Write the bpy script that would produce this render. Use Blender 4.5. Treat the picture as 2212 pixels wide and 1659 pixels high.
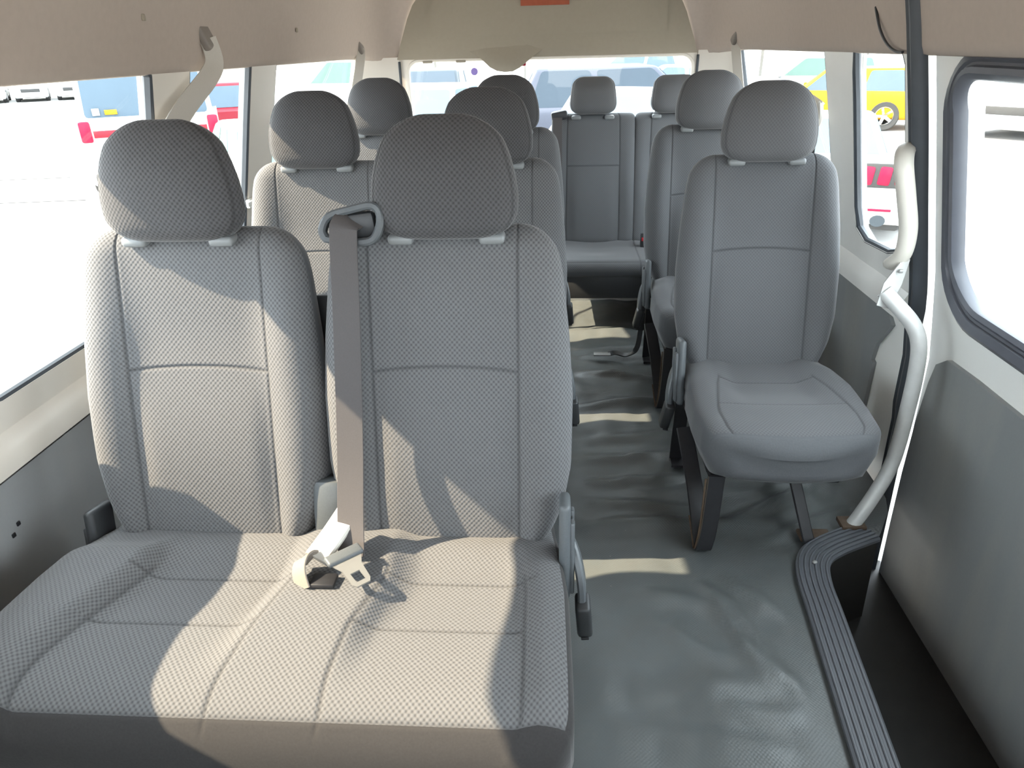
import bpy, bmesh, math, random
from mathutils import Vector, Matrix, noise, geometry
random.seed(7)
C = bpy.context.scene
COL = C.collection
for o in list(bpy.data.objects):
    bpy.data.objects.remove(o)

# ---------------------------------------------------------------- camera, sky, sun, exposure
FPX, PITCH, YAW, ROLL, EYE = 1500.0, math.radians(26.04), math.radians(3.979), math.radians(-1.516), 1.295
cd = bpy.data.cameras.new('camera')
cam = bpy.data.objects.new('camera', cd)
COL.objects.link(cam)
cd.sensor_fit = 'HORIZONTAL'
cd.sensor_width = 36.0
cd.lens = FPX * 36.0 / 2212.0
cd.clip_start, cd.clip_end = 0.02, 500
fw = Vector((-math.sin(YAW) * math.cos(PITCH), math.cos(YAW) * math.cos(PITCH), -math.sin(PITCH)))
rt = Vector((math.cos(YAW), math.sin(YAW), 0))
up = rt.cross(fw)
r2 = rt * math.cos(ROLL) + up * math.sin(ROLL)
u2 = -rt * math.sin(ROLL) + up * math.cos(ROLL)
M4 = Matrix((r2, u2, -fw)).transposed().to_4x4()
M4.translation = Vector((0, 0, EYE))
cam.matrix_world = M4
C.camera = cam

w = bpy.data.worlds.new('hazy_sky')
C.world = w
w.use_nodes = True
bg = w.node_tree.nodes['Background']
bg.inputs[0].default_value = (0.84, 0.93, 1.0, 1)
bg.inputs[1].default_value = 2.6

sd = bpy.data.lights.new('sun', 'SUN')
sd.energy = 4.8
sd.color = (1.0, 0.81, 0.58)
sd.angle = math.radians(0.6)
sun = bpy.data.objects.new('sun', sd)
COL.objects.link(sun)
sun.rotation_euler = Vector((-1.0, -0.13, 0.927)).to_track_quat('Z', 'Y').to_euler()

C.view_settings.view_transform = 'Standard'
C.view_settings.look = 'None'
C.view_settings.gamma = 1.0
C.view_settings.use_curve_mapping = False
C.view_settings.exposure = 1.95
try:
    C.cycles.use_denoising = True
    C.cycles.max_bounces = 10
    C.cycles.diffuse_bounces = 6
    C.cycles.transparent_max_bounces = 24
    C.cycles.sample_clamp_indirect = 8
    C.cycles.caustics_reflective = False
    C.cycles.caustics_refractive = False
except Exception:
    pass

# ---------------------------------------------------------------- materials
def nodes(m):
    m.use_nodes = True
    nt = m.node_tree
    return nt, nt.nodes['Principled BSDF']

def mth(nt, op, a, b=None, clamp=False):
    n = nt.nodes.new('ShaderNodeMath')
    n.operation = op
    n.use_clamp = clamp
    for i, v in enumerate((a, b)):
        if v is None:
            continue
        if isinstance(v, (int, float)):
            n.inputs[i].default_value = v
        else:
            nt.links.new(v, n.inputs[i])
    return n.outputs[0]

def mixc(nt, f, a, b):
    n = nt.nodes.new('ShaderNodeMix')
    n.data_type = 'RGBA'
    for i, v in ((0, f), (6, a), (7, b)):
        if isinstance(v, (int, float)):
            n.inputs[i].default_value = v
        elif isinstance(v, tuple):
            n.inputs[i].default_value = (*v, 1)
        else:
            nt.links.new(v, n.inputs[i])
    return n.outputs[2]

def ntex(nt, scale, detail=3, coord='Object', stretch=None):
    tc = nt.nodes.new('ShaderNodeTexCoord')
    n = nt.nodes.new('ShaderNodeTexNoise')
    n.inputs['Scale'].default_value = scale
    n.inputs['Detail'].default_value = detail
    src = tc.outputs[coord]
    if stretch:
        mp = nt.nodes.new('ShaderNodeMapping')
        mp.inputs['Scale'].default_value = stretch
        nt.links.new(src, mp.inputs[0])
        src = mp.outputs[0]
    nt.links.new(src, n.inputs['Vector'])
    return n.outputs['Fac']

def bump(nt, bs, h, strength, dist=0.002):
    b = nt.nodes.new('ShaderNodeBump')
    b.inputs['Strength'].default_value = strength
    b.inputs['Distance'].default_value = dist
    nt.links.new(h, b.inputs['Height'])
    nt.links.new(b.outputs[0], bs.inputs['Normal'])

def mat(name, col, rough=0.5, metal=0.0, var=0.12, nscale=30, bmp=0.0, bdist=0.001, coat=0.0, spec=0.5, sheen=0.0):
    m = bpy.data.materials.new(name)
    nt, bs = nodes(m)
    f = ntex(nt, nscale)
    dark = tuple(c * (1 - var) for c in col)
    lite = tuple(min(1, c * (1 + var)) for c in col)
    nt.links.new(mixc(nt, f, dark, lite), bs.inputs['Base Color'])
    bs.inputs['Roughness'].default_value = rough
    bs.inputs['Metallic'].default_value = metal
    bs.inputs['Specular IOR Level'].default_value = spec
    bs.inputs['Coat Weight'].default_value = coat
    if sheen:
        bs.inputs['Sheen Weight'].default_value = sheen
        bs.inputs['Sheen Roughness'].default_value = 0.4
    if bmp:
        bump(nt, bs, f, bmp, bdist)
    return m

def fabric(name, col, pat=1.0):
    m = bpy.data.materials.new(name)
    nt, bs = nodes(m)
    uv = nt.nodes.new('ShaderNodeUVMap')
    sp = nt.nodes.new('ShaderNodeSeparateXYZ')
    nt.links.new(uv.outputs[0], sp.inputs[0])
    cu = mth(nt, 'COSINE', mth(nt, 'MULTIPLY', sp.outputs[0], 2 * math.pi / 0.0094))
    cv = mth(nt, 'COSINE', mth(nt, 'MULTIPLY', sp.outputs[1], 2 * math.pi / 0.0104))
    p = mth(nt, 'MULTIPLY', cu, cv)
    p = mth(nt, 'ADD', mth(nt, 'MULTIPLY', p, 0.5), 0.5)          # 1 in the holes of the staggered weave
    hole = mth(nt, 'POWER', p, 1.6)
    fine = ntex(nt, 700, 2)
    big = ntex(nt, 5, 3)
    lite = tuple(c * 1.16 for c in col)
    dark = tuple(c * (1 - 0.66 * pat) for c in col)
    c1 = mixc(nt, hole, lite, dark)
    c2 = mixc(nt, mth(nt, 'MULTIPLY', fine, 0.25), c1, tuple(c * 0.6 for c in col))
    c3 = mixc(nt, mth(nt, 'MULTIPLY', big, 0.22), c2, tuple(c * 0.7 for c in col))
    at = nt.nodes.new('ShaderNodeAttribute')
    at.attribute_name = 'seam'
    c4 = mixc(nt, mth(nt, 'MULTIPLY', at.outputs['Fac'], 0.5), c3, tuple(c * 0.25 for c in col))
    nt.links.new(c4, bs.inputs['Base Color'])
    bs.inputs['Roughness'].default_value = 0.85
    bs.inputs['Specular IOR Level'].default_value = 0.2
    bs.inputs['Sheen Weight'].default_value = 0.25
    bs.inputs['Sheen Roughness'].default_value = 0.35
    bump(nt, bs, mth(nt, 'SUBTRACT', 1.0, hole), 0.5 * pat, 0.002)
    return m

def glass(name, tint=(0.97, 0.985, 0.98)):
    m = bpy.data.materials.new(name)
    m.use_nodes = True
    nt = m.node_tree
    nt.nodes.remove(nt.nodes['Principled BSDF'])
    out = nt.nodes['Material Output']
    t = nt.nodes.new('ShaderNodeBsdfTransparent')
    t.inputs[0].default_value = (*tint, 1)
    g = nt.nodes.new('ShaderNodeBsdfGlossy')
    g.inputs['Roughness'].default_value = 0.02
    lw = nt.nodes.new('ShaderNodeLayerWeight')
    lw.inputs[0].default_value = 0.5
    fac = mth(nt, 'ADD', mth(nt, 'MULTIPLY', mth(nt, 'POWER', lw.outputs['Facing'], 5.0), 0.35), 0.02)
    mx = nt.nodes.new('ShaderNodeMixShader')
    nt.links.new(fac, mx.inputs[0])
    nt.links.new(t.outputs[0], mx.inputs[1])
    nt.links.new(g.outputs[0], mx.inputs[2])
    nt.links.new(mx.outputs[0], out.inputs[0])
    return m

def vinyl(name):
    m = bpy.data.materials.new(name)
    nt, bs = nodes(m)
    a = ntex(nt, 2.2, 5)
    b = ntex(nt, 16, 6)
    c = mixc(nt, a, (0.078, 0.092, 0.098), (0.135, 0.152, 0.156))
    c = mixc(nt, mth(nt, 'MULTIPLY', b, 0.5), c, (0.105, 0.098, 0.085))
    sx = ntex(nt, 55, 2)
    speck = mth(nt, 'GREATER_THAN', sx, 0.80)
    c = mixc(nt, mth(nt, 'MULTIPLY', speck, 0.7), c, (0.30, 0.29, 0.26))
    nt.links.new(c, bs.inputs['Base Color'])
    r = mth(nt, 'ADD', mth(nt, 'MULTIPLY', b, 0.35), 0.22)
    nt.links.new(r, bs.inputs['Roughness'])
    # fine diamond emboss of the vinyl
    tc = nt.nodes.new('ShaderNodeTexCoord')
    sp = nt.nodes.new('ShaderNodeSeparateXYZ')
    nt.links.new(tc.outputs['Object'], sp.inputs[0])
    k = 2 * math.pi / 0.009
    s1 = mth(nt, 'COSINE', mth(nt, 'MULTIPLY', mth(nt, 'ADD', sp.outputs[0], sp.outputs[1]), k))
    s2 = mth(nt, 'COSINE', mth(nt, 'MULTIPLY', mth(nt, 'SUBTRACT', sp.outputs[0], sp.outputs[1]), k))
    h = mth(nt, 'ADD', mth(nt, 'MULTIPLY', mth(nt, 'ADD', s1, s2), 0.12), mth(nt, 'MULTIPLY', b, 1.6))
    bump(nt, bs, h, 0.35, 0.002)
    return m

def painted(name, col, scuff, rough=0.55):
    m = bpy.data.materials.new(name)
    nt, bs = nodes(m)
    a = ntex(nt, 6, 6, stretch=(1, 1.0, 0.25))
    b = ntex(nt, 120, 3)
    f = mth(nt, 'MULTIPLY', mth(nt, 'SUBTRACT', a, 0.45, True), 3.0, True)
    c = mixc(nt, f, col, scuff)
    c = mixc(nt, mth(nt, 'MULTIPLY', b, 0.25), c, tuple(x * 0.8 for x in col))
    nt.links.new(c, bs.inputs['Base Color'])
    bs.inputs['Roughness'].default_value = rough
    bump(nt, bs, b, 0.15, 0.001)
    return m

MAT = dict(
    mesh_fabric=fabric('grey_mesh_fabric', (0.152, 0.152, 0.156), 0.8),
    plain_fabric=mat('grey_plain_fabric', (0.105, 0.109, 0.116), 0.9, var=0.12, nscale=260, bmp=0.25, spec=0.15, sheen=0.2),
    skirt_fabric=mat('dark_skirt_fabric', (0.046, 0.044, 0.044), 0.9, var=0.15, nscale=260, bmp=0.3, spec=0.1, sheen=0.2),
    shaded_head_fabric=fabric('shaded_headrest_mesh_fabric', (0.090, 0.089, 0.092), 0.75),  # same seat fabric, darkened for the shade on upright headrests
    soft_fabric=fabric('grey_soft_mesh_fabric', (0.122, 0.124, 0.130), 0.3),
    soft_head=fabric('headrest_soft_mesh_fabric', (0.125, 0.125, 0.130), 0.3),
    dark_plastic=mat('charcoal_plastic', (0.035, 0.037, 0.04), 0.45, bmp=0.1, nscale=300),
    grey_plastic=mat('grey_plastic', (0.10, 0.11, 0.118), 0.42, bmp=0.08, nscale=300),
    pale_plastic=mat('pale_grey_plastic', (0.22, 0.23, 0.235), 0.38, var=0.05),
    cream_plastic=mat('cream_plastic', (0.60, 0.57, 0.51), 0.45, var=0.05),
    black_metal=mat('black_painted_steel', (0.022, 0.022, 0.025), 0.4, var=0.3),
    rust=mat('rusty_edge_steel', (0.09, 0.058, 0.036), 0.7, var=0.5, nscale=90),
    chrome=mat('bright_steel', (0.34, 0.34, 0.33), 0.42, metal=0.6, var=0.08),
    belt=mat('brown_grey_webbing', (0.078, 0.070, 0.070), 0.75, var=0.1, nscale=400, bmp=0.2),
    belt_pale=mat('beige_webbing', (0.50, 0.47, 0.42), 0.7, var=0.06, nscale=400),
    headliner=mat('beige_headliner', (0.45, 0.385, 0.337), 0.9, var=0.05, nscale=60, bmp=0.12, spec=0.1),
    back_trim=mat('taupe_trim', (0.345, 0.308, 0.25), 0.75, var=0.04, nscale=60, spec=0.2),
    cream_metal=mat('cream_painted_metal', (0.72, 0.67, 0.60), 0.38, var=0.04, nscale=8),
    white_metal=mat('white_painted_metal', (0.92, 0.91, 0.87), 0.3, var=0.04, nscale=8),
    panel=painted('grey_side_panel', (0.255, 0.265, 0.268), (0.33, 0.325, 0.30)),
    lit_left_panel=painted('lit_left_side_panel', (0.36, 0.362, 0.362), (0.42, 0.41, 0.39)),  # same panel grey, lightened in place of light missing on the left
    rubber=mat('black_rubber', (0.045, 0.052, 0.062), 0.45, var=0.15),
    seal_rubber=mat('grey_black_rubber', (0.095, 0.10, 0.118), 0.4, var=0.1),
    grey_rubber=mat('ribbed_grey_rubber', (0.105, 0.112, 0.126), 0.5, var=0.12, nscale=40, bmp=0.1),
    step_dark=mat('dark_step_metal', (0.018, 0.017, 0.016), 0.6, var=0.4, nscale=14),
    vinyl=vinyl('grey_vinyl'),
    rail=mat('worn_silver_paint', (0.62, 0.62, 0.60), 0.4, metal=0.1, var=0.14, nscale=25),
    glass=glass('clear_glass'),
    bracket=mat('brown_grey_plastic', (0.20, 0.175, 0.155), 0.5),
    strap_beige=mat('beige_folded_strap', (0.24, 0.205, 0.175), 0.7, var=0.08, nscale=300),
    red_sticker=mat('orange_red_sticker', (0.34, 0.075, 0.03), 0.6, var=0.2, nscale=40),
    purple=mat('purple_sticker', (0.30, 0.22, 0.62), 0.5, var=0.2),
    red_plastic=mat('red_button', (0.55, 0.03, 0.04), 0.4),
    asphalt=mat('pale_asphalt', (0.42, 0.405, 0.39), 0.95, var=0.06, nscale=0.6, spec=0.05),
    paint_line=mat('white_road_paint', (0.5, 0.5, 0.48), 0.8),
    tar=mat('tar_crack_filler', (0.03, 0.03, 0.032), 0.9),
    kerb=mat('pale_concrete', (0.30, 0.285, 0.26), 0.9, nscale=3),
    car_white=mat('white_car_paint', (0.40, 0.41, 0.41), 0.4, var=0.02, spec=0.3),
    car_cream=mat('offwhite_car_paint', (0.40, 0.39, 0.36), 0.4, var=0.02, spec=0.3),
    car_dark=mat('dark_blue_grey_car_paint', (0.055, 0.062, 0.085), 0.35, var=0.05, spec=0.3),
    car_black=mat('black_car_paint', (0.03, 0.04, 0.05), 0.35, var=0.05, spec=0.3),
    car_yellow=mat('yellow_car_paint', (0.40, 0.20, 0.006), 0.35, var=0.04, spec=0.2),
    car_red=mat('red_car_paint', (0.20, 0.012, 0.022), 0.35, var=0.05, spec=0.2),
    car_silver=mat('silver_car_paint', (0.22, 0.225, 0.23), 0.35, var=0.03, spec=0.3),
    car_glass=mat('tinted_car_glass', (0.045, 0.06, 0.078), 0.45, var=0.1, nscale=2, spec=0.12),
    car_green_glass=mat('green_car_glass', (0.075, 0.125, 0.115), 0.45, var=0.1, nscale=2, spec=0.12),
    car_pale_glass=mat('pale_blue_car_glass', (0.075, 0.105, 0.135), 0.45, var=0.1, nscale=2, spec=0.12),
    tyre=mat('tyre_rubber', (0.03, 0.03, 0.03), 0.8),
    rim=mat('alloy_rim', (0.5, 0.5, 0.5), 0.35, metal=0.6),
    tail=mat('red_tail_lens', (0.26, 0.004, 0.028), 0.3, spec=0.2),
    lamp=mat('clear_lamp_lens', (0.6, 0.62, 0.65), 0.15),
    leaf=mat('dry_green_leaves', (0.10, 0.14, 0.06), 0.8),
    foliage_trunk=mat('tree_bark', (0.10, 0.075, 0.055), 0.9),
)

# ---------------------------------------------------------------- object helpers
def tag(o, label=None, cat=None, group=None, kind=None):
    if label: o['label'] = label
    if cat: o['category'] = cat
    if group: o['group'] = group
    if kind: o['kind'] = kind
    return o

def link(o, parent=None):
    COL.objects.link(o)
    if parent is not None:
        o.parent = parent
    return o

def thing(name, label, cat, loc=(0, 0, 0), rz=0, group=None, parent=None):
    o = bpy.data.objects.new(name, None)
    o.empty_display_size = 0.05
    o.location = loc
    o.rotation_euler = (0, 0, rz)
    link(o, parent)
    return tag(o, label, cat, group)

def me_obj(name, verts, faces, mats, parent=None, smooth=True, fm=None, sharp=None, loc=None):
    me = bpy.data.meshes.new(name)
    me.from_pydata([tuple(v) for v in verts], [], faces)
    for m in (mats if isinstance(mats, (list, tuple)) else [mats]):
        me.materials.append(m)
    if fm:
        for p, i in zip(me.polygons, fm):
            p.material_index = i
    me.polygons.foreach_set('use_smooth', [smooth] * len(me.polygons))
    me.update()
    if smooth and sharp:
        me.set_sharp_from_angle(angle=math.radians(sharp))
    o = bpy.data.objects.new(name, me)
    if loc: o.location = loc
    return link(o, parent)

def bm_obj(name, bm, mats, parent=None, sharp=35):
    bmesh.ops.recalc_face_normals(bm, faces=bm.faces)
    me = bpy.data.meshes.new(name)
    bm.to_mesh(me)
    bm.free()
    for m in (mats if isinstance(mats, (list, tuple)) else [mats]):
        me.materials.append(m)
    me.polygons.foreach_set('use_smooth', [True] * len(me.polygons))
    me.set_sharp_from_angle(angle=math.radians(sharp))
    return link(bpy.data.objects.new(name, me), parent)

def add_box(bm, c, s, bev=0.004, rot=None, seg=2):
    vs = [bm.verts.new(((i - .5) * s[0], (j - .5) * s[1], (k - .5) * s[2])) for i in (0, 1) for j in (0, 1) for k in (0, 1)]
    fs = [bm.faces.new([vs[i] for i in f]) for f in ((0, 1, 3, 2), (4, 6, 7, 5), (0, 4, 5, 1), (2, 3, 7, 6), (0, 2, 6, 4), (1, 5, 7, 3))]
    vv = vs
    if bev:
        es = list({e for f in fs for e in f.edges})
        r = bmesh.ops.bevel(bm, geom=es, offset=bev, segments=seg, affect='EDGES', profile=0.5)
        vv = list({v for v in r['verts']} | {v for v in vs if v.is_valid})
    m = Matrix.Translation(Vector(c))
    if rot is not None:
        m = m @ (rot if isinstance(rot, Matrix) else Matrix.Rotation(rot[0], 4, rot[1]))
    bmesh.ops.transform(bm, matrix=m, verts=vv)

def box(name, c, s, m, parent=None, bev=0.004, rot=None):
    bm = bmesh.new()
    add_box(bm, c, s, bev, rot)
    return bm_obj(name, bm, m, parent)

def smooth_path(pts, n=6):
    pts = [Vector(p) for p in pts]
    out = []
    for i in range(len(pts) - 1):
        p0 = pts[max(i - 1, 0)]; p1 = pts[i]; p2 = pts[i + 1]; p3 = pts[min(i + 2, len(pts) - 1)]
        for k in range(n):
            t = k / n
            out.append(0.5 * ((2 * p1) + (p2 - p0) * t + (2 * p0 - 5 * p1 + 4 * p2 - p3) * t * t + (3 * p1 - p0 - 3 * p2 + p3) * t ** 3))
    out.append(pts[-1])
    return out

def sweep_data(path, prof, closed=False, nrm=None):
    """prof: list of (a,b); a along the normal-cross-tangent side, b along the normal"""
    n = len(path)
    verts, faces = [], []
    last = None
    for i, p in enumerate(path):
        a = path[(i - 1) % n] if (closed or i > 0) else path[i]
        b = path[(i + 1) % n] if (closed or i < n - 1) else path[i]
        t = (Vector(b) - Vector(a)).normalized()
        if nrm is not None:
            N = Vector(nrm(i) if callable(nrm) else nrm)
        else:
            N = last if last is not None else (Vector((0, 0, 1)) if abs(t.z) < 0.8 else Vector((1, 0, 0)))
        N = (N - t * N.dot(t)).normalized()
        last = N
        S = t.cross(N)
        for (u, v) in prof:
            verts.append(Vector(p) + S * u + N * v)
    k = len(prof)
    m = n if closed else n - 1
    for i in range(m):
        j = (i + 1) % n
        for q in range(k):
            r = (q + 1) % k
            faces.append((i * k + q, i * k + r, j * k + r, j * k + q))
    if not closed:
        faces.append(tuple(range(k))[::-1])
        faces.append(tuple((n - 1) * k + q for q in range(k)))
    return verts, faces

def sweep(name, path, prof, m, parent=None, closed=False, nrm=None, sharp=40):
    v, f = sweep_data(path, prof, closed, nrm)
    bm = bmesh.new()
    bv = [bm.verts.new(x) for x in v]
    for q in f:
        try: bm.faces.new([bv[i] for i in q])
        except ValueError: pass
    return bm_obj(name, bm, m, parent, sharp)

def circ(r, n=12, ry=None):
    ry = ry or r
    return [(r * math.cos(2 * math.pi * i / n), ry * math.sin(2 * math.pi * i / n)) for i in range(n)]

def rectp(w, h):
    a, b = w / 2, h / 2
    c = min(a, b) * 0.5
    return [(-a, -b + c), (-a + c, -b), (a - c, -b), (a, -b + c), (a, b - c), (a - c, b), (-a + c, b), (-a, b - c)]

def lerp(x, xs, ys):
    if x <= xs[0]: return ys[0]
    for i in range(len(xs) - 1):
        if x <= xs[i + 1]:
            t = (x - xs[i]) / (xs[i + 1] - xs[i])
            return ys[i] + (ys[i + 1] - ys[i]) * t
    return ys[-1]

def sstep(a, b, x):
    t = max(0.0, min(1.0, (x - a) / (b - a)))
    return t * t * (3 - 2 * t)

# ---------------------------------------------------------------- upholstery generator
def pad(name, us, vs, L, wf, tf, tb, r0, r1, n, disp, frame, mats, parent, seam=None, plain=None, nb=10, xmap=None):
    """loft of flattened rings along l (0..L). r0/r1 = (corner radius, thickness radius, keep) for both ends"""
    us = sorted(set([round(u, 5) for u in us]))
    back = [1 - 2 * (i + 1) / (nb + 1) for i in range(nb)]
    ring = [(u, 1) for u in us] + [(u, -1) for u in back]
    K = len(ring)
    def er(l, i, r):
        if r <= 1e-6: return 0.0
        s = max(0.0, (r - l) / r) if i == 0 else max(0.0, (r - (L - l)) / r)
        return 1 - math.sqrt(max(0.0, 1 - s * s))
    verts, seams, uvs, faces, fmi = [], [], [], [], []
    vs = sorted(set([round(v, 5) for v in vs]))
    for l in vs:
        w0 = wf(l)
        w = w0 - r0[0] * er(l, 0, r0[0]) - r1[0] * er(l, 1, r1[0])
        k = 1 - r0[2] * er(l, 0, r0[1]) - r1[2] * er(l, 1, r1[1])
        k = max(k, 0.02)
        for (u, s) in ring:
            b = max(0.0, 1 - abs(u) ** n) ** (1.0 / n)
            q = seam(u, l) if (seam and s > 0) else 0.0
            if s > 0:
                d = (tf * b + disp(u, l) * b) * k - 0.0028 * q
            else:
                d = -tb * b * k
            verts.append(Vector(frame(xmap(u, w) if xmap else u * w, d, l, u)))
            seams.append(q)
    nv = len(vs)
    mid = min(range(len(us)), key=lambda i: abs(us[i]))
    vl = [0.0]
    for j in range(1, nv):
        vl.append(vl[-1] + (verts[j * K + mid] - verts[(j - 1) * K + mid]).length)
    ul = []
    for j in range(nv):
        row = [0.0] * K
        for i in range(mid + 1, K):
            row[i] = row[i - 1] + (verts[j * K + i] - verts[j * K + i - 1]).length
        for i in range(mid - 1, -1, -1):
            row[i] = row[i + 1] - (verts[j * K + i] - verts[j * K + i + 1]).length
        ul.append(row)
    loops = []
    for j in range(nv - 1):
        for i in range(K):
            r = (i + 1) % K
            faces.append((j * K + i, j * K + r, (j + 1) * K + r, (j + 1) * K + i))
            ur0 = ul[j][r] if r else ul[j][i] + 0.01
            ur1 = ul[j + 1][r] if r else ul[j + 1][i] + 0.01
            loops += [(ul[j][i], vl[j]), (ur0, vl[j]), (ur1, vl[j + 1]), (ul[j + 1][i], vl[j + 1])]
            um = (ring[i][0] + ring[r][0]) / 2
            lm = (vs[j] + vs[j + 1]) / 2
            fmi.append(1 if (ring[i][1] < 0 or ring[r][1] < 0 or (plain and plain(um, lm))) else 0)
    faces.append(tuple(range(K))[::-1]); loops += [(ul[0][i], 0) for i in range(K)][::-1]; fmi.append(1)
    faces.append(tuple((nv - 1) * K + i for i in range(K))); loops += [(ul[-1][i], vl[-1]) for i in range(K)]; fmi.append(1)
    o = me_obj(name, verts, faces, mats, parent, True, fmi)
    me = o.data
    ul_ = me.uv_layers.new(name='UVMap')
    ul_.data.foreach_set('uv', [c for p in loops for c in p])
    at = me.attributes.new('seam', 'FLOAT', 'POINT')
    at.data.foreach_set('value', seams)
    bm = bmesh.new(); bm.from_mesh(me)
    # orient outward using the enclosed volume
    if bm.calc_volume(signed=True) < 0:
        bmesh.ops.reverse_faces(bm, faces=bm.faces)
        bm.to_mesh(me)
    bm.free()
    return o

def endsamp(r, L, n=7):
    a = [r * (1 - math.cos(i / n * math.pi / 2)) for i in range(n + 1)]
    return a, [L - x for x in a]

def usamp(seams, w, ncoarse=26):
    s = [-1, -.998, -.992, -.98, -.96, -.93, 1, .998, .992, .98, .96, .93]
    s += [-0.9 + 1.8 * i / ncoarse for i in range(ncoarse + 1)]
    for c in seams:
        for k in (0, .002, -.002, .004, -.004, .007, -.007, .012, -.012):
            s.append(max(-1, min(1, c + k / w)))
    return s

def gsn(x, s):
    return math.exp(-(x / s) ** 2)

REC = math.radians(14)
E_UP = Vector((0, math.sin(REC), math.cos(REC)))
E_FR = Vector((0, -math.cos(REC), math.sin(REC)))
ZP = 0.979

def backrest(name, x0, parent, inner=0, fab='mesh_fabric'):
    """seat-back cushion; the seat origin is on the floor below the headrest posts"""
    L = 0.672
    base = Vector((x0, 0, ZP)) - E_UP * 0.662
    def wf(l):
        return lerp(l, (0, .05, .12, .20, .34, .46, .58, .64, .672), tuple(v + .008 * abs(inner) for v in (.180, .196, .224, .238, .240, .232, .219, .207, .202)))
    ss = .60
    def dl(u, l):
        a = abs(u)
        bol = sstep(.50, .82, a) * (1 - .30 * sstep(.88, 1.0, a))
        amp = lerp(l, (0, .08, .25, .45, .6, .672), (.022, .032, .038, .030, .014, .004))
        lum = .014 * math.exp(-((l - .20) / .17) ** 2) * (1 - sstep(.45, .62, a))
        sh = -.006 * math.exp(-((l - .45) / .10) ** 2) * (1 - sstep(.4, .6, a))
        return bol * amp + lum + sh
    def hs(u):
        return .392 + .010 * (1 - (u / ss) ** 2)
    def seam(u, l):
        q = gsn((abs(u) - ss) * .25, .0028)
        if abs(u) < ss:
            q = max(q, gsn(l - hs(u), .0030))
        return q
    def xmap(u, w):
        a = abs(u)
        x = a / ss * .142 if a < ss else .142 + (a - ss) / (1 - ss) * (w - .142)
        return (x if u > 0 else -x) + inner * .010
    e0, e1 = endsamp(.055, L, 8)
    vs = e0 + e1 + [.06 + i * (.56 / 34) for i in range(35)] + [.384 + .002 * i for i in range(14)]
    vs = [v for v in vs if 0 <= v <= L]
    us = usamp((-ss, ss), .22)
    def frame(x, d, l, u):
        return base + Vector((x, 0, 0)) + E_UP * l + E_FR * d
    return pad(name, us, vs, L, wf, .046, .045, (.075, .05, .8), (.065, .05, .85), 4.2, dl, frame,
               [MAT[fab], MAT['plain_fabric']], parent, seam, lambda u, l: abs(u) > .992, xmap=xmap)

def headrest(x0, parent, W=.135, H=.216, y0=-.045, zb=None, square=False, fab='shaded_head_fabric'):
    zb = ZP - .005 if zb is None else zb
    L = H
    def wf(l):
        v = l / L
        if square:
            return W * lerp(v, (0, .1, .3, .6, .8, .92, 1), (.90, .97, 1, .955, .90, .84, .78))
        return W * lerp(v, (0, .08, .22, .36, .52, .68, .82, .92, 1), (.84, .93, .99, 1.0, .965, .895, .80, .70, .60))
    def dl(u, l):
        v = l / L
        return .012 * math.sin(math.pi * min(1, v)) * (1 - u * u) - .02 * sstep(.55, 1.0, v)
    def seam(u, l):
        return .8 * gsn((abs(u) - .93) * W, .0025)
    e0, e1 = endsamp(.05, L, 9)
    vs = e0 + e1 + [.05 + i * (L - .1) / 10 for i in range(11)]
    us = usamp((-.93, .93), W, 20)
    tilt = math.radians(6)
    def frame(x, d, l, u):
        return Vector((x0 + x, y0 + l * math.sin(tilt) - d * math.cos(tilt), zb + l * math.cos(tilt) + d * math.sin(tilt)))
    o = pad('headrest', us, vs, L, wf, .050, .048, (.045, .034, .62), (.050 if not square else .04, .05, .86), 3.0, dl, frame,
            [MAT[fab], MAT['plain_fabric']], parent, seam, lambda u, l: False, nb=14)
    for s in (-1, 1):
        sweep('headrest_post', [(x0 + s * .085, .0, zb - .05), (x0 + s * .085, .0, zb + .03)], circ(.006, 10), MAT['chrome'], o)
    return o

def guides(x0, parent, z=None):
    z = ZP + .004 if z is None else z
    for s in (-1, 1):
        bm = bmesh.new()
        add_box(bm, (x0 + s * .085, -.040, z - .008), (.048, .056, .020), .008, seg=3)
        bm_obj('headrest_guide', bm, MAT['pale_plastic'], parent)

def recliner(parent, side, x, y=-.245, z=.42, m='grey_plastic'):
    """slotted plastic hinge cover on the aisle side"""
    bm = bmesh.new()
    R = Matrix.Rotation(-REC * .8, 4, 'X')
    add_box(bm, (x, y, z), (.022, .075, .20), .010, R, 3)
    for q in (-.020, .020):
        add_box(bm, (x + side * .014, y + q, z - .01), (.010, .024, .15), .004, R)
    o = bm_obj('recliner_cover', bm, MAT[m], parent)
    box('recliner_slot', (x + side * .0115, y, z - .012), (.006, .014, .14), MAT['black_metal'], o, .002, R)
    return o

def buckle(parent, side, x, y, z, lean=.08):
    """stalk sleeve with a black belt buckle hanging beside the cushion"""
    sl = sweep('buckle_sleeve', smooth_path([(x - side * .02, y + .06, z + .115), (x, y + .03, z + .085), (x + side * .012, y, z + .04), (x + side * .014, y - .01, z)], 5),
               rectp(.042, .016), MAT['grey_plastic'], parent, nrm=(side, 0, .2))
    R = Matrix.Rotation(side * -lean, 4, 'Y') @ Matrix.Rotation(.12, 4, 'X')
    bm = bmesh.new()
    add_box(bm, (x + side * .018, y - .018, z - .035), (.030, .048, .085), .008, R, 3)
    b = bm_obj('belt_buckle', bm, MAT['dark_plastic'], parent)
    box('release_button', (x + side * .021, y - .023, z - .078), (.016, .030, .006), MAT['black_metal'], b, .002, R)
    return b

def strap_leg(name, pts, width, th, parent, m=None, nrm=(1, 0, 0)):
    return sweep(name, smooth_path(pts, 6), rectp(th, width), m or MAT['black_metal'], parent, nrm=nrm)

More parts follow.
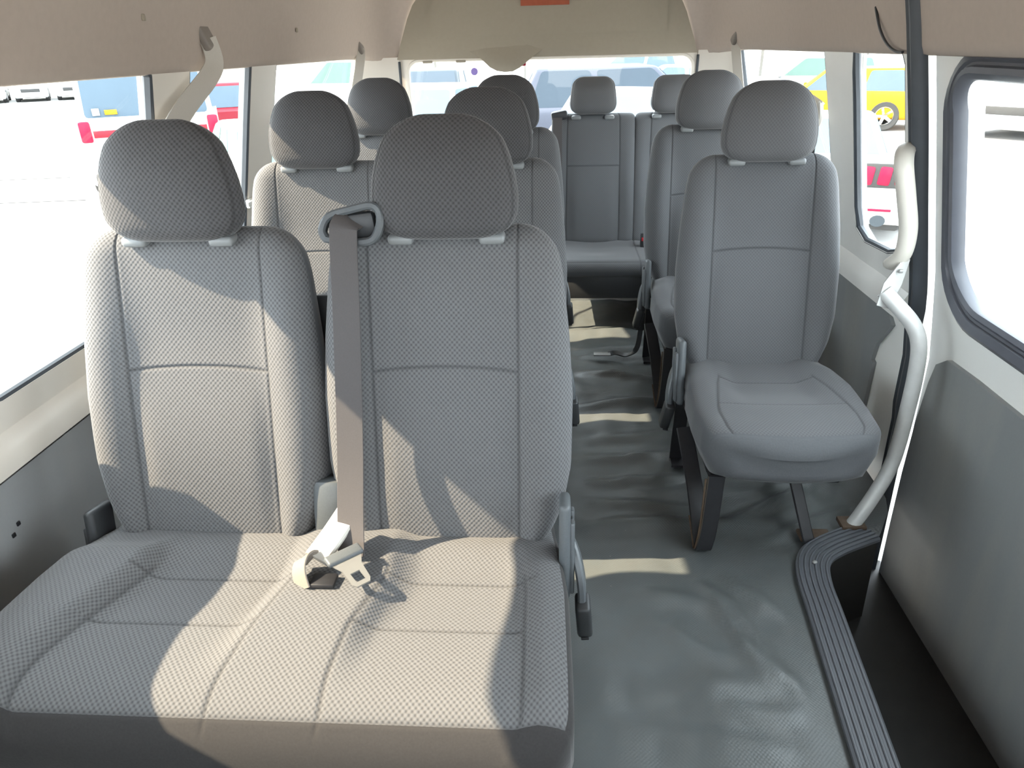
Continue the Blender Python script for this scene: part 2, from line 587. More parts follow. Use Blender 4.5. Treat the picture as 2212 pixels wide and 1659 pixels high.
def cushion(name, W, xc, parent, us, wf, disp, seam, Y0=-.665, Y1=-.06, front_bulge=0.0, plain_l=.032, zc=.325, tf=.095, tb=.062):
    L = Y1 - Y0
    e0, e1 = endsamp(.085, L, 10)
    vs = e0 + [L - .03, L - .015, L] + [.09 + i * (L - .13) / 34 for i in range(35)]
    for c in (.155, .275, .285):
        vs += [c + k for k in (-.006, -.003, 0, .003, .006)]
    vs += [plain_l - .004, plain_l - .002, plain_l, plain_l + .002, plain_l + .005]
    vs = [v for v in vs if 0 <= v <= L]
    def frame(x, d, l, u):
        return Vector((xc + x, Y0 + l - front_bulge * (1 - u * u) * (1 - sstep(0, .3, l)), zc + d))
    return pad(name, us, vs, L, wf, tf, tb, (.055, .085, .80), (.02, .02, .2), 9, disp, frame,
               [MAT['mesh_fabric'], MAT['plain_fabric']], parent, seam, lambda u, l: l < plain_l or abs(u) > .975)

# ---- double bench ------------------------------------------------------------------------------------------
def bench_cushion(parent):
    W = .502
    xs = dict(lb=-.345, cl=-.045, cr=.118, rb=.412)
    def X(u): return u * W - .012
    def line(nm, l):
        # seam x positions drift with l (front = 0)
        if nm == 'lb': return lerp(l, (0, .12, .33), (-.375, -.372, -.315))
        if nm == 'rb': return .412
        if nm == 'cl': return lerp(l, (0, .1, .2, .33), (-.066, -.063, -.043, -.018))
        return lerp(l, (0, .1, .2, .33), (.112, .106, .118, .152))
    def dl(u, l):
        x = X(u)
        a = 0.0
        lx, rx, cl, cr = line('lb', l), line('rb', l), line('cl', l), line('cr', l)
        fade = 1 - sstep(.36, .44, l)
        a += .030 * (1 - sstep(lx - .035, lx + .012, x)) * fade
        a += .018 * sstep(rx - .012, rx + .03, x) * fade
        a += .012 * (1 - sstep(.15, .4, l))
        mid = sstep(cl - .05, cl + .01, x) * (1 - sstep(cr - .01, cr + .05, x))
        a += .017 * mid * sstep(.06, .2, l)
        a -= .022 * sstep(.42, .52, l)
        pan = (sstep(lx - .02, lx + .03, x) * (1 - sstep(cl - .05, cl + .005, x)) + sstep(cr - .005, cr + .05, x) * (1 - sstep(rx - .03, rx + .01, x)))
        a -= .014 * pan * sstep(.10, .30, l) * (1 - .8 * sstep(.35, .46, l))
        a += .004 * sstep(.36, .46, l) * (1 - mid)          # the strip below the backrest rises
        return a
    def seam(u, l):
        x = X(u)
        q = 0
        q = max(q, gsn(x - line('lb', l), .003) if l < .345 else 0, gsn(x - line('rb', l), .003) if l < .345 else 0)
        q = max(q, gsn(x - line('cl', l), .0035) if l < .345 else 0, gsn(x - line('cr', l), .0035) if l < .345 else 0)
        if line('lb', l) < x < line('cl', l) or line('cr', l) < x < line('rb', l):
            q = max(q, gsn(l - .205, .0035))
        if line('lb', .33) - .03 < x < line('cl', .33) or line('cr', .33) < x < .43:
            q = max(q, gsn(l - .333, .0035))
        q = max(q, .8 * gsn(l - .032, .0025))
        return q if l > .02 else 0
    us = usamp((), W, 40)
    for nm in ('lb', 'cl', 'cr', 'rb'):
        lo = min(line(nm, l / 100) for l in range(0, 60)); hi = max(line(nm, l / 100) for l in range(0, 60))
        x = lo - .008
        while x <= hi + .008:
            us.append((x + .012) / W); x += .0032
    L = .605
    e0, e1 = endsamp(.085, L, 10)
    vs = e0 + [L - .03, L - .015, L] + [.09 + i * (L - .13) / 30 for i in range(31)]
    for c in (.205, .333):
        vs += [c + k for k in (-.009, -.006, -.003, 0, .003, .006, .009)]
    vs += [.027, .0295, .032, .0345, .038]
    def wf(l): return lerp(l, (0, .1, .3, .45, .605), (W, W, W - .004, W - .02, W - .04))
    def frame(x, d, l, u):
        return Vector((-.012 + x, -.668 + l, .316 + d))
    return pad('seat_cushion', us, vs, L, wf, .093, .060, (.055, .085, .80), (.02, .02, .2), 11, dl, frame,
               [MAT['mesh_fabric'], MAT['skirt_fabric']], parent, seam, lambda u, l: l < .032 or abs(u) > .985, nb=16)

def double_bench(label, y, group):
    r = thing('double_bench_seat', label, 'seat', (-.459, y, 0), 0, group)
    bench_cushion(r)
    for x in (-.256, .256):
        backrest('backrest', x, r, 1 if x < 0 else -1)
        headrest(x, r)
        guides(x, r)
    box('gap_cover', (-.002, -.165, .44), (.062, .06, .14), MAT['grey_plastic'], r, .012, Matrix.Rotation(-REC, 4, 'X'))
    recliner(r, 1, .478)
    buckle(r, 1, .498, -.275, .325)
    recliner(r, -1, -.492, -.205, .355, 'dark_plastic')  # darker plastic stands in for shade on the wall-side cover
    # underframe: side rails, cross tubes and four strap legs
    bm = bmesh.new()
    for x in (-.40, .40):
        add_box(bm, (x, -.36, .245), (.04, .50, .03), .004)
    for yy in (-.56, -.16):
        add_box(bm, (0, yy, .243), (.84, .03, .024), .004)
    bm_obj('seat_frame', bm, MAT['black_metal'], r)
    for x in (-.40, .40):
        strap_leg('leg', [(x, -.60, .24), (x, -.60, .02), (x, -.595, .006), (x, -.58, .004), (x, -.53, .004)], .045, .008, r, nrm=(1, 0, 0))
        strap_leg('leg', [(x, -.13, .24), (x, -.11, .02), (x, -.115, .006), (x, -.13, .004), (x, -.18, .004)], .045, .008, r, nrm=(1, 0, 0))
    bm = bmesh.new()
    add_box(bm, (0, -.045, .60), (.90, .012, .5), .005, Matrix.Rotation(-REC, 4, 'X'))
    bm_obj('back_shell', bm, MAT['dark_plastic'], r)
    return r

def copy_tree(o, parent=None):
    c = o.copy()
    COL.objects.link(c)
    c.parent = parent
    for ch in list(o.children):
        copy_tree(ch, c)
    return c

def dup(o, loc, label):
    c = copy_tree(o)
    c.location = loc
    c['label'] = label
    return c

def single_cushion(parent):
    W = .236
    def dl(u, l):
        a = abs(u)
        d = .016 * sstep(.55, .85, a) * sstep(.12, .3, l) * (1 - sstep(.36, .46, l))
        d -= .020 * (1 - sstep(.35, .62, a)) * sstep(.13, .28, l) * (1 - .6 * sstep(.34, .5, l))
        d += .006 * sstep(.34, .46, l) * (1 - sstep(.7, .95, a))
        return d
    def sx(l): return lerp(l, (0, .12, .25, .33), (.76, .76, .66, .60))
    def seam(u, l):
        a = abs(u)
        q = gsn((a - sx(l)) * W, .0032) if .032 < l < .335 else 0
        if a < sx(l):
            q = max(q, .55 * gsn(l - .165, .003), gsn(l - .325, .0035))
        return max(q, .6 * gsn(l - .032, .0025))
    us = usamp((), W, 30)
    for s in (-1, 1):
        for k in range(18):
            us.append(s * (.585 + k * .011))
    L = .605
    e0, _ = endsamp(.085, L, 10)
    vs = e0 + [L - .03, L - .015, L] + [.09 + i * (L - .13) / 30 for i in range(31)]
    for c in (.165, .325):
        vs += [c + k for k in (-.007, -.0035, 0, .0035, .007)]
    vs += [.029, .032, .035]
    def wf(l): return lerp(l, (0, .06, .15, .28, .4, .605), (.205, .226, .236, .232, .212, .195))
    def frame(x, d, l, u):
        return Vector((.006 + x, -.632 + l - .034 * (1 - u * u) * (1 - sstep(0, .25, l)), .325 + d))
    return pad('seat_cushion', us, vs, L, wf, .086, .074, (.06, .085, .72), (.02, .02, .2), 6.5, dl, frame,
               [MAT['soft_fabric'], MAT['plain_fabric']], parent, seam, lambda u, l: l < .034 or abs(u) > .96, nb=16)

def single_seat(label, y, group):
    r = thing('single_seat', label, 'seat', (.604, y, 0), 0, group)
    single_cushion(r)
    backrest('backrest', 0, r, 0, 'soft_fabric')
    headrest(0, r, fab='soft_head')
    guides(0, r)
    recliner(r, -1, -.228, -.235, .395)
    buckle(r, -1, -.240, -.225, .285, .18)
    bm = bmesh.new()
    add_box(bm, (-.17, -.34, .242), (.04, .48, .028), .004)
    add_box(bm, (.13, -.34, .242), (.04, .48, .028), .004)
    for yy in (-.52, -.16):
        add_box(bm, (-.02, yy, .238), (.34, .03, .022), .003)
    bm_obj('seat_frame', bm, MAT['black_metal'], r)
    # flat-bar V leg on the aisle side
    v = strap_leg('leg', [(-.178, -.600, .26), (-.182, -.602, .10), (-.188, -.600, .030), (-.190, -.592, .010), (-.191, -.578, .010), (-.194, -.560, .04), (-.205, -.475, .15), (-.225, -.36, .27)], .045, .009, r)
    sweep('rusty_edge', smooth_path([(-.205, -.6, .25), (-.207, -.602, .10), (-.212, -.600, .03), (-.214, -.59, .012), (-.216, -.57, .03), (-.222, -.53, .08)], 5), rectp(.003, .005), MAT['rust'], v, nrm=(1, 0, 0))
    strap_leg('leg', [(-.19, -.13, .25), (-.19, -.11, .02), (-.19, -.115, .006), (-.19, -.16, .005)], .045, .008, r)
    g = strap_leg('leg', [(.055, -.40, .26), (.085, -.47, .14), (.112, -.545, .02), (.12, -.55, .008)], .032, .010, r)
    box('floor_bracket', (.14, -.52, .008), (.09, .05, .012), MAT['rust'], g, .004)
    strap_leg('leg', [(.13, -.13, .25), (.13, -.11, .02), (.13, -.115, .006), (.13, -.16, .005)], .045, .008, r)
    box('back_shell', (0, -.045, .60), (.40, .012, .5), MAT['dark_plastic'], r, .005, Matrix.Rotation(-REC, 4, 'X'))
    return r

# ---- rear bench -----------------------------------------------------------------------------------------------
def rear_bench():
    r = thing('rear_bench_seat', 'wide grey rear bench seat across the back, below the tailgate window', 'seat', (.39, 3.862, 0))
    def brest(x0, W, side):
        L = .68
        base = Vector((x0, 0, .955)) - E_UP * .67
        ss = .62
        def wf(l): return lerp(l, (0, .1, .5, .68), (W, W + .004, W, W - .006))
        def dl(u, l):
            a = abs(u)
            return .02 * sstep(.6, .85, a) * lerp(l, (0, .3, .68), (.9, 1, .2)) + .01 * math.exp(-((l - .2) / .18) ** 2) * (1 - sstep(.4, .6, a))
        def seam(u, l):
            q = gsn((abs(u) - ss) * W, .0035)
            if abs(u) < ss: q = max(q, gsn(l - .415, .0035))
            return q
        e0, e1 = endsamp(.05, L, 7)
        vs = e0 + e1 + [.06 + i * .56 / 24 for i in range(25)] + [.408 + .0025 * i for i in range(7)]
        pad('backrest', usamp((-ss, ss), W), vs, L, wf, .05, .06, (.03, .05, .8), (.03, .05, .85), 6, dl,
            lambda x, d, l, u: base + Vector((x, 0, 0)) + E_UP * l + E_FR * d,
            [MAT['soft_fabric'], MAT['plain_fabric']], r, seam, lambda u, l: abs(u) > .985)
    brest(-.20, .219, -1)
    brest(.225, .217, 1)
    for x in (-.204, .204):
        h = headrest(x, r, fab='soft_head', W=.119, H=.178, zb=.965, y0=-.05, square=True)
        guides(x, r, .958)
    # cushion
    W = .43
    def dl(u, l):
        return .01 * sstep(.3, .42, l) - .012 * math.exp(-((abs(u) - .45) / .25) ** 2) * sstep(.1, .25, l)
    def seam(u, l):
        return max(gsn((u - .03) * W, .0035), .7 * gsn(l - .03, .003))
    L = .52
    e0, _ = endsamp(.075, L, 8)
    vs = e0 + [L] + [.08 + i * (L - .1) / 22 for i in range(23)] + [.027, .030, .033]
    pad('seat_cushion', usamp((.03,), W), vs, L, lambda l: W, .055, .03, (.05, .06, .8), (.02, .02, .2), 9, dl,
        lambda x, d, l, u: Vector((.005 + x, -.60 + l, .290 + d)),
        [MAT['soft_fabric'], MAT['plain_fabric']], r, seam, lambda u, l: abs(u) > .98)
    box('skirt_panel', (.005, -.578, .222), (.82, .03, .120), MAT['dark_plastic'], r, .008)
    bm = bmesh.new()
    add_box(bm, (.0, -.30, .19), (.78, .5, .03), .005)
    bm_obj('seat_frame', bm, MAT['black_metal'], r)
    for x in (-.36, .36):
        strap_leg('leg', [(x, -.53, .2), (x, -.55, .02), (x, -.545, .006), (x, -.50, .005)], .04, .008, r)
        strap_leg('leg', [(x, -.10, .2), (x, -.08, .02), (x, -.085, .006), (x, -.13, .005)], .04, .008, r)
    # belt guide at the bench corner and buckle on the cushion
    g = box('belt_guide', (-.375, -.04, .962), (.085, .055, .045), MAT['dark_plastic'], r, .012, Matrix.Rotation(-.18, 4, 'Y'))
    sweep('belt_webbing', smooth_path([(-.385, -.085, .955), (-.385, -.125, .86), (-.385, -.20, .58), (-.385, -.26, .36)], 5), rectp(.048, .003), MAT['belt'], r, nrm=(0, -1, .2))
    b = box('belt_buckle', (.06, -.30, .375), (.035, .03, .075), MAT['dark_plastic'], r, .007)
    box('release_button', (.06, -.318, .385), (.026, .006, .018), MAT['red_plastic'], b, .002)
    box('belt_tongue', (-.375, -.225, .44), (.03, .012, .05), MAT['chrome'], r, .003)
    return r

# ---------------------------------------------------------------- body shell
CX = -.0575
ZS = (-.6, -.15, .47, .69, 1.11, 1.36, 1.7)
XS = (1.05, 1.04, 1.02, .985, .89, .83, .70)
def WX(side, z, off=0.0):
    x = lerp(z, ZS, XS)
    return (x + off) if side > 0 else -(x + .115 + off)

def rrect(y0, z0, y1, z1, r, seg=6):
    if not isinstance(r, (list, tuple)): r = [r] * 4
    out = []
    for (cy, cz, a0, rr) in ((y0 + r[0], z0 + r[0], 180, r[0]), (y1 - r[1], z0 + r[1], 270, r[1]), (y1 - r[2], z1 - r[2], 0, r[2]), (y0 + r[3], z1 - r[3], 90, r[3])):
        for k in range(seg + 1):
            a = math.radians(a0 + 90 * k / seg)
            out.append((cy + rr * math.cos(a), cz + rr * math.sin(a)))
    return out

def inside(p, poly):
    x, y = p
    c = False
    j = len(poly) - 1
    for i in range(len(poly)):
        xi, yi = poly[i]; xj, yj = poly[j]
        if (yi > y) != (yj > y) and x < (xj - xi) * (y - yi) / (yj - yi) + xi:
            c = not c
        j = i
    return c

def densify(poly, step=.12):
    out = []
    for i, p in enumerate(poly):
        q = poly[(i + 1) % len(poly)]
        d = math.hypot(q[0] - p[0], q[1] - p[1])
        n = max(1, int(d / step))
        for k in range(n):
            out.append((p[0] + (q[0] - p[0]) * k / n, p[1] + (q[1] - p[1]) * k / n))
    return out

def plate(name, outer, holes, fmap, th, m, parent=None, grid=.14, back=True, sharp=30):
    """flat sheet with openings; fmap(a, b, depth) -> world point"""
    outer = densify(outer)
    holes = [densify(h) for h in holes]
    pts, edges = [], []
    for loop in [outer] + holes:
        s = len(pts)
        pts += [Vector(p) for p in loop]
        edges += [(s + i, s + (i + 1) % len(loop)) for i in range(len(loop))]
    nl = len(pts)
    xs = [p[0] for p in outer]; zs = [p[1] for p in outer]
    a = min(xs) + grid
    while a < max(xs):
        b = min(zs) + grid * .7
        while b < max(zs):
            if inside((a, b), outer) and not any(inside((a, b), h) for h in holes):
                pts.append(Vector((a, b)))
            b += grid * .7
        a += grid
    co, ed, fa, ov, oe, of = geometry.delaunay_2d_cdt(pts, edges, [], 0, 1e-5)
    tris = []
    for f in fa:
        c = sum((Vector(co[i]) for i in f), Vector((0, 0))) / len(f)
        if inside(c, outer) and not any(inside(c, h) for h in holes):
            tris.append(f)
    bm = bmesh.new()
    n = len(co)
    fr = [bm.verts.new(fmap(p[0], p[1], 0)) for p in co]
    bk = [bm.verts.new(fmap(p[0], p[1], th)) for p in co]
    from collections import Counter
    cnt = Counter()
    for f in tris:
        bm.faces.new([fr[i] for i in f])
        bm.faces.new([bk[i] for i in reversed(f)])
        for i in range(len(f)):
            cnt[tuple(sorted((f[i], f[(i + 1) % len(f)])))] += 1
    for f in tris:
        for i in range(len(f)):
            a, b = f[i], f[(i + 1) % len(f)]
            if cnt[tuple(sorted((a, b)))] == 1:
                bm.faces.new([fr[a], bk[a], bk[b], fr[b]])
    loose = [v for v in bm.verts if not v.link_faces]
    bmesh.ops.delete(bm, geom=loose, context='VERTS')
    return bm_obj(name, bm, m, parent, sharp)

def side_map(side, off=0.0):
    return lambda a, b, d: Vector((WX(side, b, off + d), a, b))

def window(idx, hole, side, label, seal=.018, depth=.022, parent=None, prof=None):
    """rubber seal following the opening with a glass pane in it"""
    dens = densify(hole, .08)
    path = [Vector((WX(side, z, .012), y, z)) for (y, z) in dens]
    nr = (-side, 0, .25)
    o = sweep('window_%d' % idx, path, prof or rectp(seal, depth), MAT['rubber'], parent, closed=True, nrm=nr)
    tag(o, label, None, None, 'structure')
    plate('pane', hole, [], side_map(side, .028), .004, MAT['glass'], o, grid=.3)
    return o

def structure(o, label):
    return tag(o, label, None, None, 'structure')

# floor -------------------------------------------------------------------------------------------------------------
def floor_h(x, y):
    v = Vector((x * 2.2, y * 2.0, 0))
    h = .014 * noise.noise(v) + .010 * noise.noise(v * 2.7 + Vector((5, 2, 1))) + .004 * noise.noise(v * 6.5)
    # ridge wrinkles
    def ridge(px, py, qx, qy, wd, amp):
        dx, dy = qx - px, qy - py
        L2 = dx * dx + dy * dy
        t = max(0, min(1, ((x - px) * dx + (y - py) * dy) / L2))
        wob = .012 * noise.noise(Vector((t * 5 + px * 9, py * 7, 3)))
        d = math.hypot(x - px - dx * t + wob, y - py - dy * t + wob)
        e = math.sin(math.pi * min(1, max(0, .15 + .7 * t)))
        return amp * e * math.exp(-(d / wd) ** 2)
    for a in ((.43, 1.42, .50, 1.22, .010, .007), (.50, 1.22, .56, 1.10, .010, .006), (.53, 1.42, .60, 1.27, .012, .006), (.20, 1.10, .52, 1.13, .03, .004), (.16, 1.0, .5, .96, .035, .005), (.25, 1.30, .38, 1.20, .02, .004), (.14, 1.80, .40, 1.78, .018, .007), (.12, 2.06, .42, 2.10, .02, .008), (.40, 1.44, .47, 1.15, .016, .011), (.47, 1.47, .58, 1.30, .018, .008), (.46, 1.24, .56, 1.08, .016, .008), (.10, 1.68, .62, 1.72, .03, .012),
              (.12, 1.92, .42, 1.96, .022, .010), (.10, 2.45, .45, 2.50, .03, .012), (.12, 2.75, .44, 2.70, .022, .012), (.30, 1.06, .56, 1.05, .02, .004),
              (.12, 3.02, .5, 3.00, .03, .016), (.1, 3.25, .55, 3.22, .04, .016), (.14, 2.95, .5, 2.90, .02, .010), (.55, 1.74, .82, 1.92, .02, .012), (.62, 1.64, .88, 1.80, .022, .010),
              (.6, 2.05, .92, 1.9, .03, .014), (.2, 1.40, .42, 1.38, .03, .006), (.15, 2.2, .46, 2.23, .03, .008)):
        h += 2.2 * ridge(*a)
    edge = min(1, max(0, (xr_f(y) - x - .10) / .08)) if y < 1.6 else 1
    return (h - .004) * edge - .003

def xr_f(y):
    return lerp(y, (-1.3, .937, 1.45, 1.52, 1.60, 1.66, 1.74, 1.80), (.55, .655, .695, .73, .83, .93, .985, 1.0))

NX, NY = 150, 300
fv, ff = [], []
for j in range(NY + 1):
    y = -1.3 + (3.72 + 1.3) * j / NY
    xr = xr_f(y)
    for i in range(NX + 1):
        x = -1.15 + (xr + 1.15) * i / NX
        h = floor_h(x, y)
        if x > .88 and y > 1.7:
            h += .5 * max(0, x - .88 - .03)          # the cover turns up at the wall
        fv.append((x, y, h))
for j in range(NY):
    for i in range(NX):
        a = j * (NX + 1) + i
        ff.append((a, a + 1, a + NX + 2, a + NX + 1))
floor = me_obj('floor', fv, ff, MAT['vinyl'], None, True)
structure(floor, 'wrinkled grey vinyl floor covering of the aisle')
box('underbody', (-.10, 1.2, -.075), (1.6, 5.0, .05), MAT['step_dark'], floor, .01)

# ribbed step trim ---------------------------------------------------------------------------------------------------
tp = smooth_path([(.465, -.9, 0), (.565, .3, 0), (.618, .80, 0), (.667, 1.30, 0), (.683, 1.46, 0), (.712, 1.545, 0), (.775, 1.600, 0), (.90, 1.665, 0)], 10)
step = sweep('trim_1', [p + Vector((0, 0, .010)) for p in tp], rectp(.086, .018), MAT['grey_rubber'], None, nrm=(0, 0, 1))
structure(step, 'ribbed grey rubber trim along the step edge')
for k in range(6):
    off = -.034 + k * .0136
    path = []
    for i, p in enumerate(tp):
        a = tp[max(i - 1, 0)]; b = tp[min(i + 1, len(tp) - 1)]
        t = (b - a).normalized()
        path.append(p + Vector((t.y, -t.x, 0)) * off + Vector((0, 0, .0205)))
    sweep('rib', path, rectp(.006, .006), MAT['grey_rubber'], step, nrm=(0, 0, 1))
bm = bmesh.new()
bmesh.ops.create_uvsphere(bm, u_segments=10, v_segments=6, radius=.008)
bmesh.ops.scale(bm, vec=(1, 1, .5), verts=bm.verts)
bmesh.ops.translate(bm, vec=(.700, 1.515, .022), verts=bm.verts)
bm_obj('screw', bm, MAT['chrome'], step)

# step well: riser and tread
rv, rf = [], []
for i, p in enumerate(tp):
    a = tp[max(i - 1, 0)]; b = tp[min(i + 1, len(tp) - 1)]
    t = (b - a).normalized()
    q = p + Vector((t.y, -t.x, 0)) * .036
    rv += [(q.x, q.y, .008), (q.x + .01, q.y, -.28)]
for i in range(len(tp) - 1):
    rf.append((i * 2, i * 2 + 1, i * 2 + 3, i * 2 + 2))
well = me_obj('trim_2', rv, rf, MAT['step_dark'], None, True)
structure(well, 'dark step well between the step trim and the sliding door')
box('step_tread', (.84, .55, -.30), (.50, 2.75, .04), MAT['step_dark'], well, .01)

# left side --------------------------------------------------------------------------------------------------------------
hL0 = rrect(-1.15, .68, .18, 1.31, .10)
hL1 = [(1.70, .68), (1.79, .70), (1.80, .76), (1.785, 1.15), (1.775, 1.25), (1.70, 1.302), (.62, 1.302), (.50, 1.23), (.47, 1.10), (.50, .95), (.60, .84), (.80, .815), (1.03, .81), (1.085, .79), (1.10, .74), (1.125, .69), (1.17, .68)]  # unseen forward part of the sill raised to shape the shadow on the bench
hL2 = rrect(1.965, .70, 2.385, 1.302, .05)
hL3 = rrect(2.60, .70, 3.74, 1.302, .06)
outerL = [(-1.3, .44), (3.76, .44), (3.76, 1.325), (-1.3, 1.325)]
wl = plate('wall_left', outerL, [hL0, hL1, hL2, hL3], side_map(-1), .04, MAT['cream_metal'])
structure(wl, 'cream painted metal side of the van with its left window openings')
lp = plate('lower_panel', [(-1.3, -.02), (3.76, -.02), (3.76, .515), (-1.3, .525)], [], side_map(-1, -.010), .03, MAT['lit_left_panel'], wl)
lp['label'] = 'dark grey lower side panel'
plate('outer_skin', [(-1.3, -.55), (3.76, -.55), (3.76, .45), (-1.3, .45)], [], side_map(-1, .05), .03, MAT['car_white'], wl)
window(1, hL1, -1, 'large left side window beside the front bench')
window(2, hL2, -1, 'narrow left side window between the first and second bench')
window(3, hL3, -1, 'left rear quarter window beside the third bench')
window(8, hL0, -1, 'left front door window beside the camera')
# belt moulding ledge above the lower panel
sweep('sill_ledge', [Vector((WX(-1, .585, -.012), y, .585)) for y in (-1.2, 0, 1, 2, 3, 3.72)], [(-.045, -.004), (.0, .014), (.045, .004), (.045, -.012), (-.045, -.012)], MAT['cream_metal'], wl, nrm=(1, 0, .25))
for (y, z) in ((1.10, .40), (1.12, .415)):
    box('screw_hole', (WX(-1, z, -.011), y, z), (.004, .010, .010), MAT['black_metal'], lp, .002)
# window latch on the second window
la = thing('window_latch', 'small white latch on the rear edge of the narrow left window', 'latch', (WX(-1, .82, -.005), 2.40, .82))
box('latch_base', (0, 0, 0), (.014, .05, .03), MAT['white_metal'], la, .005)
box('latch_lever', (.012, -.025, .004), (.010, .06, .016), MAT['white_metal'], la, .004)

# right side ----------------------------------------------------------------------------------------------------------------
hR1 = [(2.08, .715), (2.25, .705), (2.315, .735), (2.325, .80), (2.295, 1.20), (2.27, 1.302), (1.985, 1.302), (1.945, 1.23), (1.955, 1.0), (1.985, .80), (2.02, .735)]
hR2 = rrect(2.52, .70, 3.69, 1.302, .06)
wr = plate('wall_right', [(1.888, -.50), (3.76, -.50), (3.76, 1.325), (1.888, 1.325)], [hR1, hR2], side_map(1), .04, MAT['white_metal'])
structure(wr, 'white painted metal rear right side wall of the van')
rp = plate('lower_panel', [(2.12, .02), (3.74, .02), (3.74, .545), (2.03, .545), (2.00, .515), (2.085, .42), (2.10, .36), (2.085, .355), (2.09, .30), (2.10, .16)], [], side_map(1, -.012), .012, MAT['panel'], wr)
rp['label'] = 'dark grey lower side panel with a ragged front edge'
sweep('sill_ledge', [Vector((WX(1, .60, -.01), y, .60)) for y in (1.93, 2.5, 3, 3.72)], [(-.045, -.012), (.045, -.012), (.045, .004), (.0, .014), (-.045, -.004)], MAT['white_metal'], wr, nrm=(-1, 0, .25))
window(4, hR1, 1, 'narrow right side window behind the sliding door', seal=.022)
window(5, hR2, 1, 'right rear quarter window beside the single seats')

# sliding door ------------------------------------------------------------------------------------------------------------------
hD = rrect(.34, .665, 1.752, 1.235, (.10, .13, .10, .10), 8)
d1 = plate('door_1', [(.25, -.52), (1.852, -.52), (1.852, 1.34), (.25, 1.34)], [hD], side_map(1, .03), .06, MAT['white_metal'])
structure(d1, 'closed white sliding side door with a grey inner panel')
dp = plate('inner_panel', [(.27, -.50), (1.835, -.50), (1.838, -.1), (1.835, .10), (1.825, .28), (1.805, .42), (1.785, .485), (1.73, .522), (1.60, .527), (.27, .52)], [], side_map(1, .016), .014, MAT['panel'], d1)
dp['label'] = 'scuffed dark grey inner panel'
prof = [(-.036, -.006), (-.034, .012), (-.026, .020), (-.006, .021), (-.002, .014), (.004, .014), (.010, .022), (.022, .020), (.030, .008), (.030, -.008)]
dens = densify(hD, .08)
ws = sweep('window_6', [Vector((WX(1, z, .03), y, z)) for (y, z) in dens], prof, MAT['seal_rubber'], None, closed=True, nrm=(-1, 0, .25))
structure(ws, 'sliding door window in a thick black rubber seal')
plate('pane', hD, [], side_map(1, .05), .004, MAT['glass'], ws, grid=.3)
# pressed upper frame of the door (recess outline)
rec = rrect(.45, 1.302, 1.70, 1.42, (.03, .03, .03, .03))
sweep('pressed_outline', [Vector((WX(1, z, .028), y, z)) for (y, z) in densify(rec, .1)], rectp(.014, .010), MAT['white_metal'], d1, closed=True, nrm=(-1, 0, .25))
plate('door_header', [(.25, 1.30), (1.852, 1.30), (1.852, 1.62), (.25, 1.62)], [], side_map(1, .03), .03, MAT['headliner'], d1)
# weather strip of the door opening
sp = [Vector((WX(1, z, -.004) - (.0 if z > .1 else .0), 1.868 + (.012 if z > .3 and z < .6 else 0), z)) for z in [1.52 - .05 * i for i in range(41)]]
seal = sweep('trim_3', sp, [(-.024, -.012), (-.024, .010), (-.014, .022), (-.003, .020), (.000, .012), (.006, .012), (.012, .020), (.022, .014), (.024, -.012)], MAT['rubber'], None, nrm=(-1, 0, .2))
structure(seal, 'black rubber weather strip along the rear edge of the sliding door opening')
# front right door, beside the camera
hF = rrect(-1.15, .68, .14, 1.31, .10)
d2 = plate('door_2', [(-1.3, -.52), (.25, -.52), (.25, 1.34), (-1.3, 1.34)], [hF], side_map(1, .03), .06, MAT['white_metal'])
structure(d2, 'front right door beside the camera')
window(7, hF, 1, 'front right door window')

# headliner and roof -----------------------------------------------------------------------------------------------------------------
PA = [(1.278, .950), (1.258, .944), (1.249, .926), (1.252, .911), (1.27, .903), (1.31, .893), (1.37, .876), (1.45, .850), (1.54, .81), (1.63, .745), (1.71, .65), (1.77, .52), (1.81, .36), (1.83, .18), (1.835, 0)]
PB = [(1.25, .800), (1.232, .790), (1.222, .772), (1.228, .758), (1.25, .748), (1.30, .732), (1.36, .708), (1.42, .684), (1.48, .652), (1.54, .60), (1.60, .52), (1.65, .41), (1.68, .28), (1.695, .14), (1.70, 0)]
YS = [-1.3, -.6, 0, .6, 1.2, 1.8, 2.4, 3.0, 3.3, 3.45, 3.55, 3.62, 3.68, 3.73, 3.77, 3.80, 3.83, 3.85, 3.87]
hv, hf = [], []
def sect(y, grow=0):
    t = sstep(3.35, 3.87, y)
    t = 1 - math.sqrt(max(0, 1 - min(1, max(0, (y - 3.40) / .47)) ** 2.2)) if y > 3.40 else 0
    half = [(a[0] + (b[0] - a[0]) * t, a[1] + (b[1] - a[1]) * t) for a, b in zip(PA, PB)]
    pr = [(CX + h + grow, z + (grow if i > 8 else 0)) for i, (z, h) in enumerate(half)] + [(CX - h - grow, z + (grow if i > 8 else 0)) for i, (z, h) in reversed(list(enumerate(half)))][1:]
    return pr
K = len(sect(0))
for y in YS:
    hv += [(x, y, z) for (x, z) in sect(y)]
for j in range(len(YS) - 1):
    for i in range(K - 1):
        hf.append((j * K + i, (j + 1) * K + i, (j + 1) * K + i + 1, j * K + i + 1))
ceil = me_obj('ceiling', hv, hf, MAT['headliner'], None, True)
structure(ceil, 'beige fabric headliner curving down to the window tops')
ov, of = [], []
for y in YS:
    ov += [(x, y, max(z, 1.312)) for (x, z) in sect(y, .055)]
for j in range(len(YS) - 1):
    for i in range(K - 1):
        of.append((j * K + i, j * K + i + 1, (j + 1) * K + i + 1, (j + 1) * K + i))
me_obj('roof_skin', ov, of, MAT['car_white'], ceil, True)
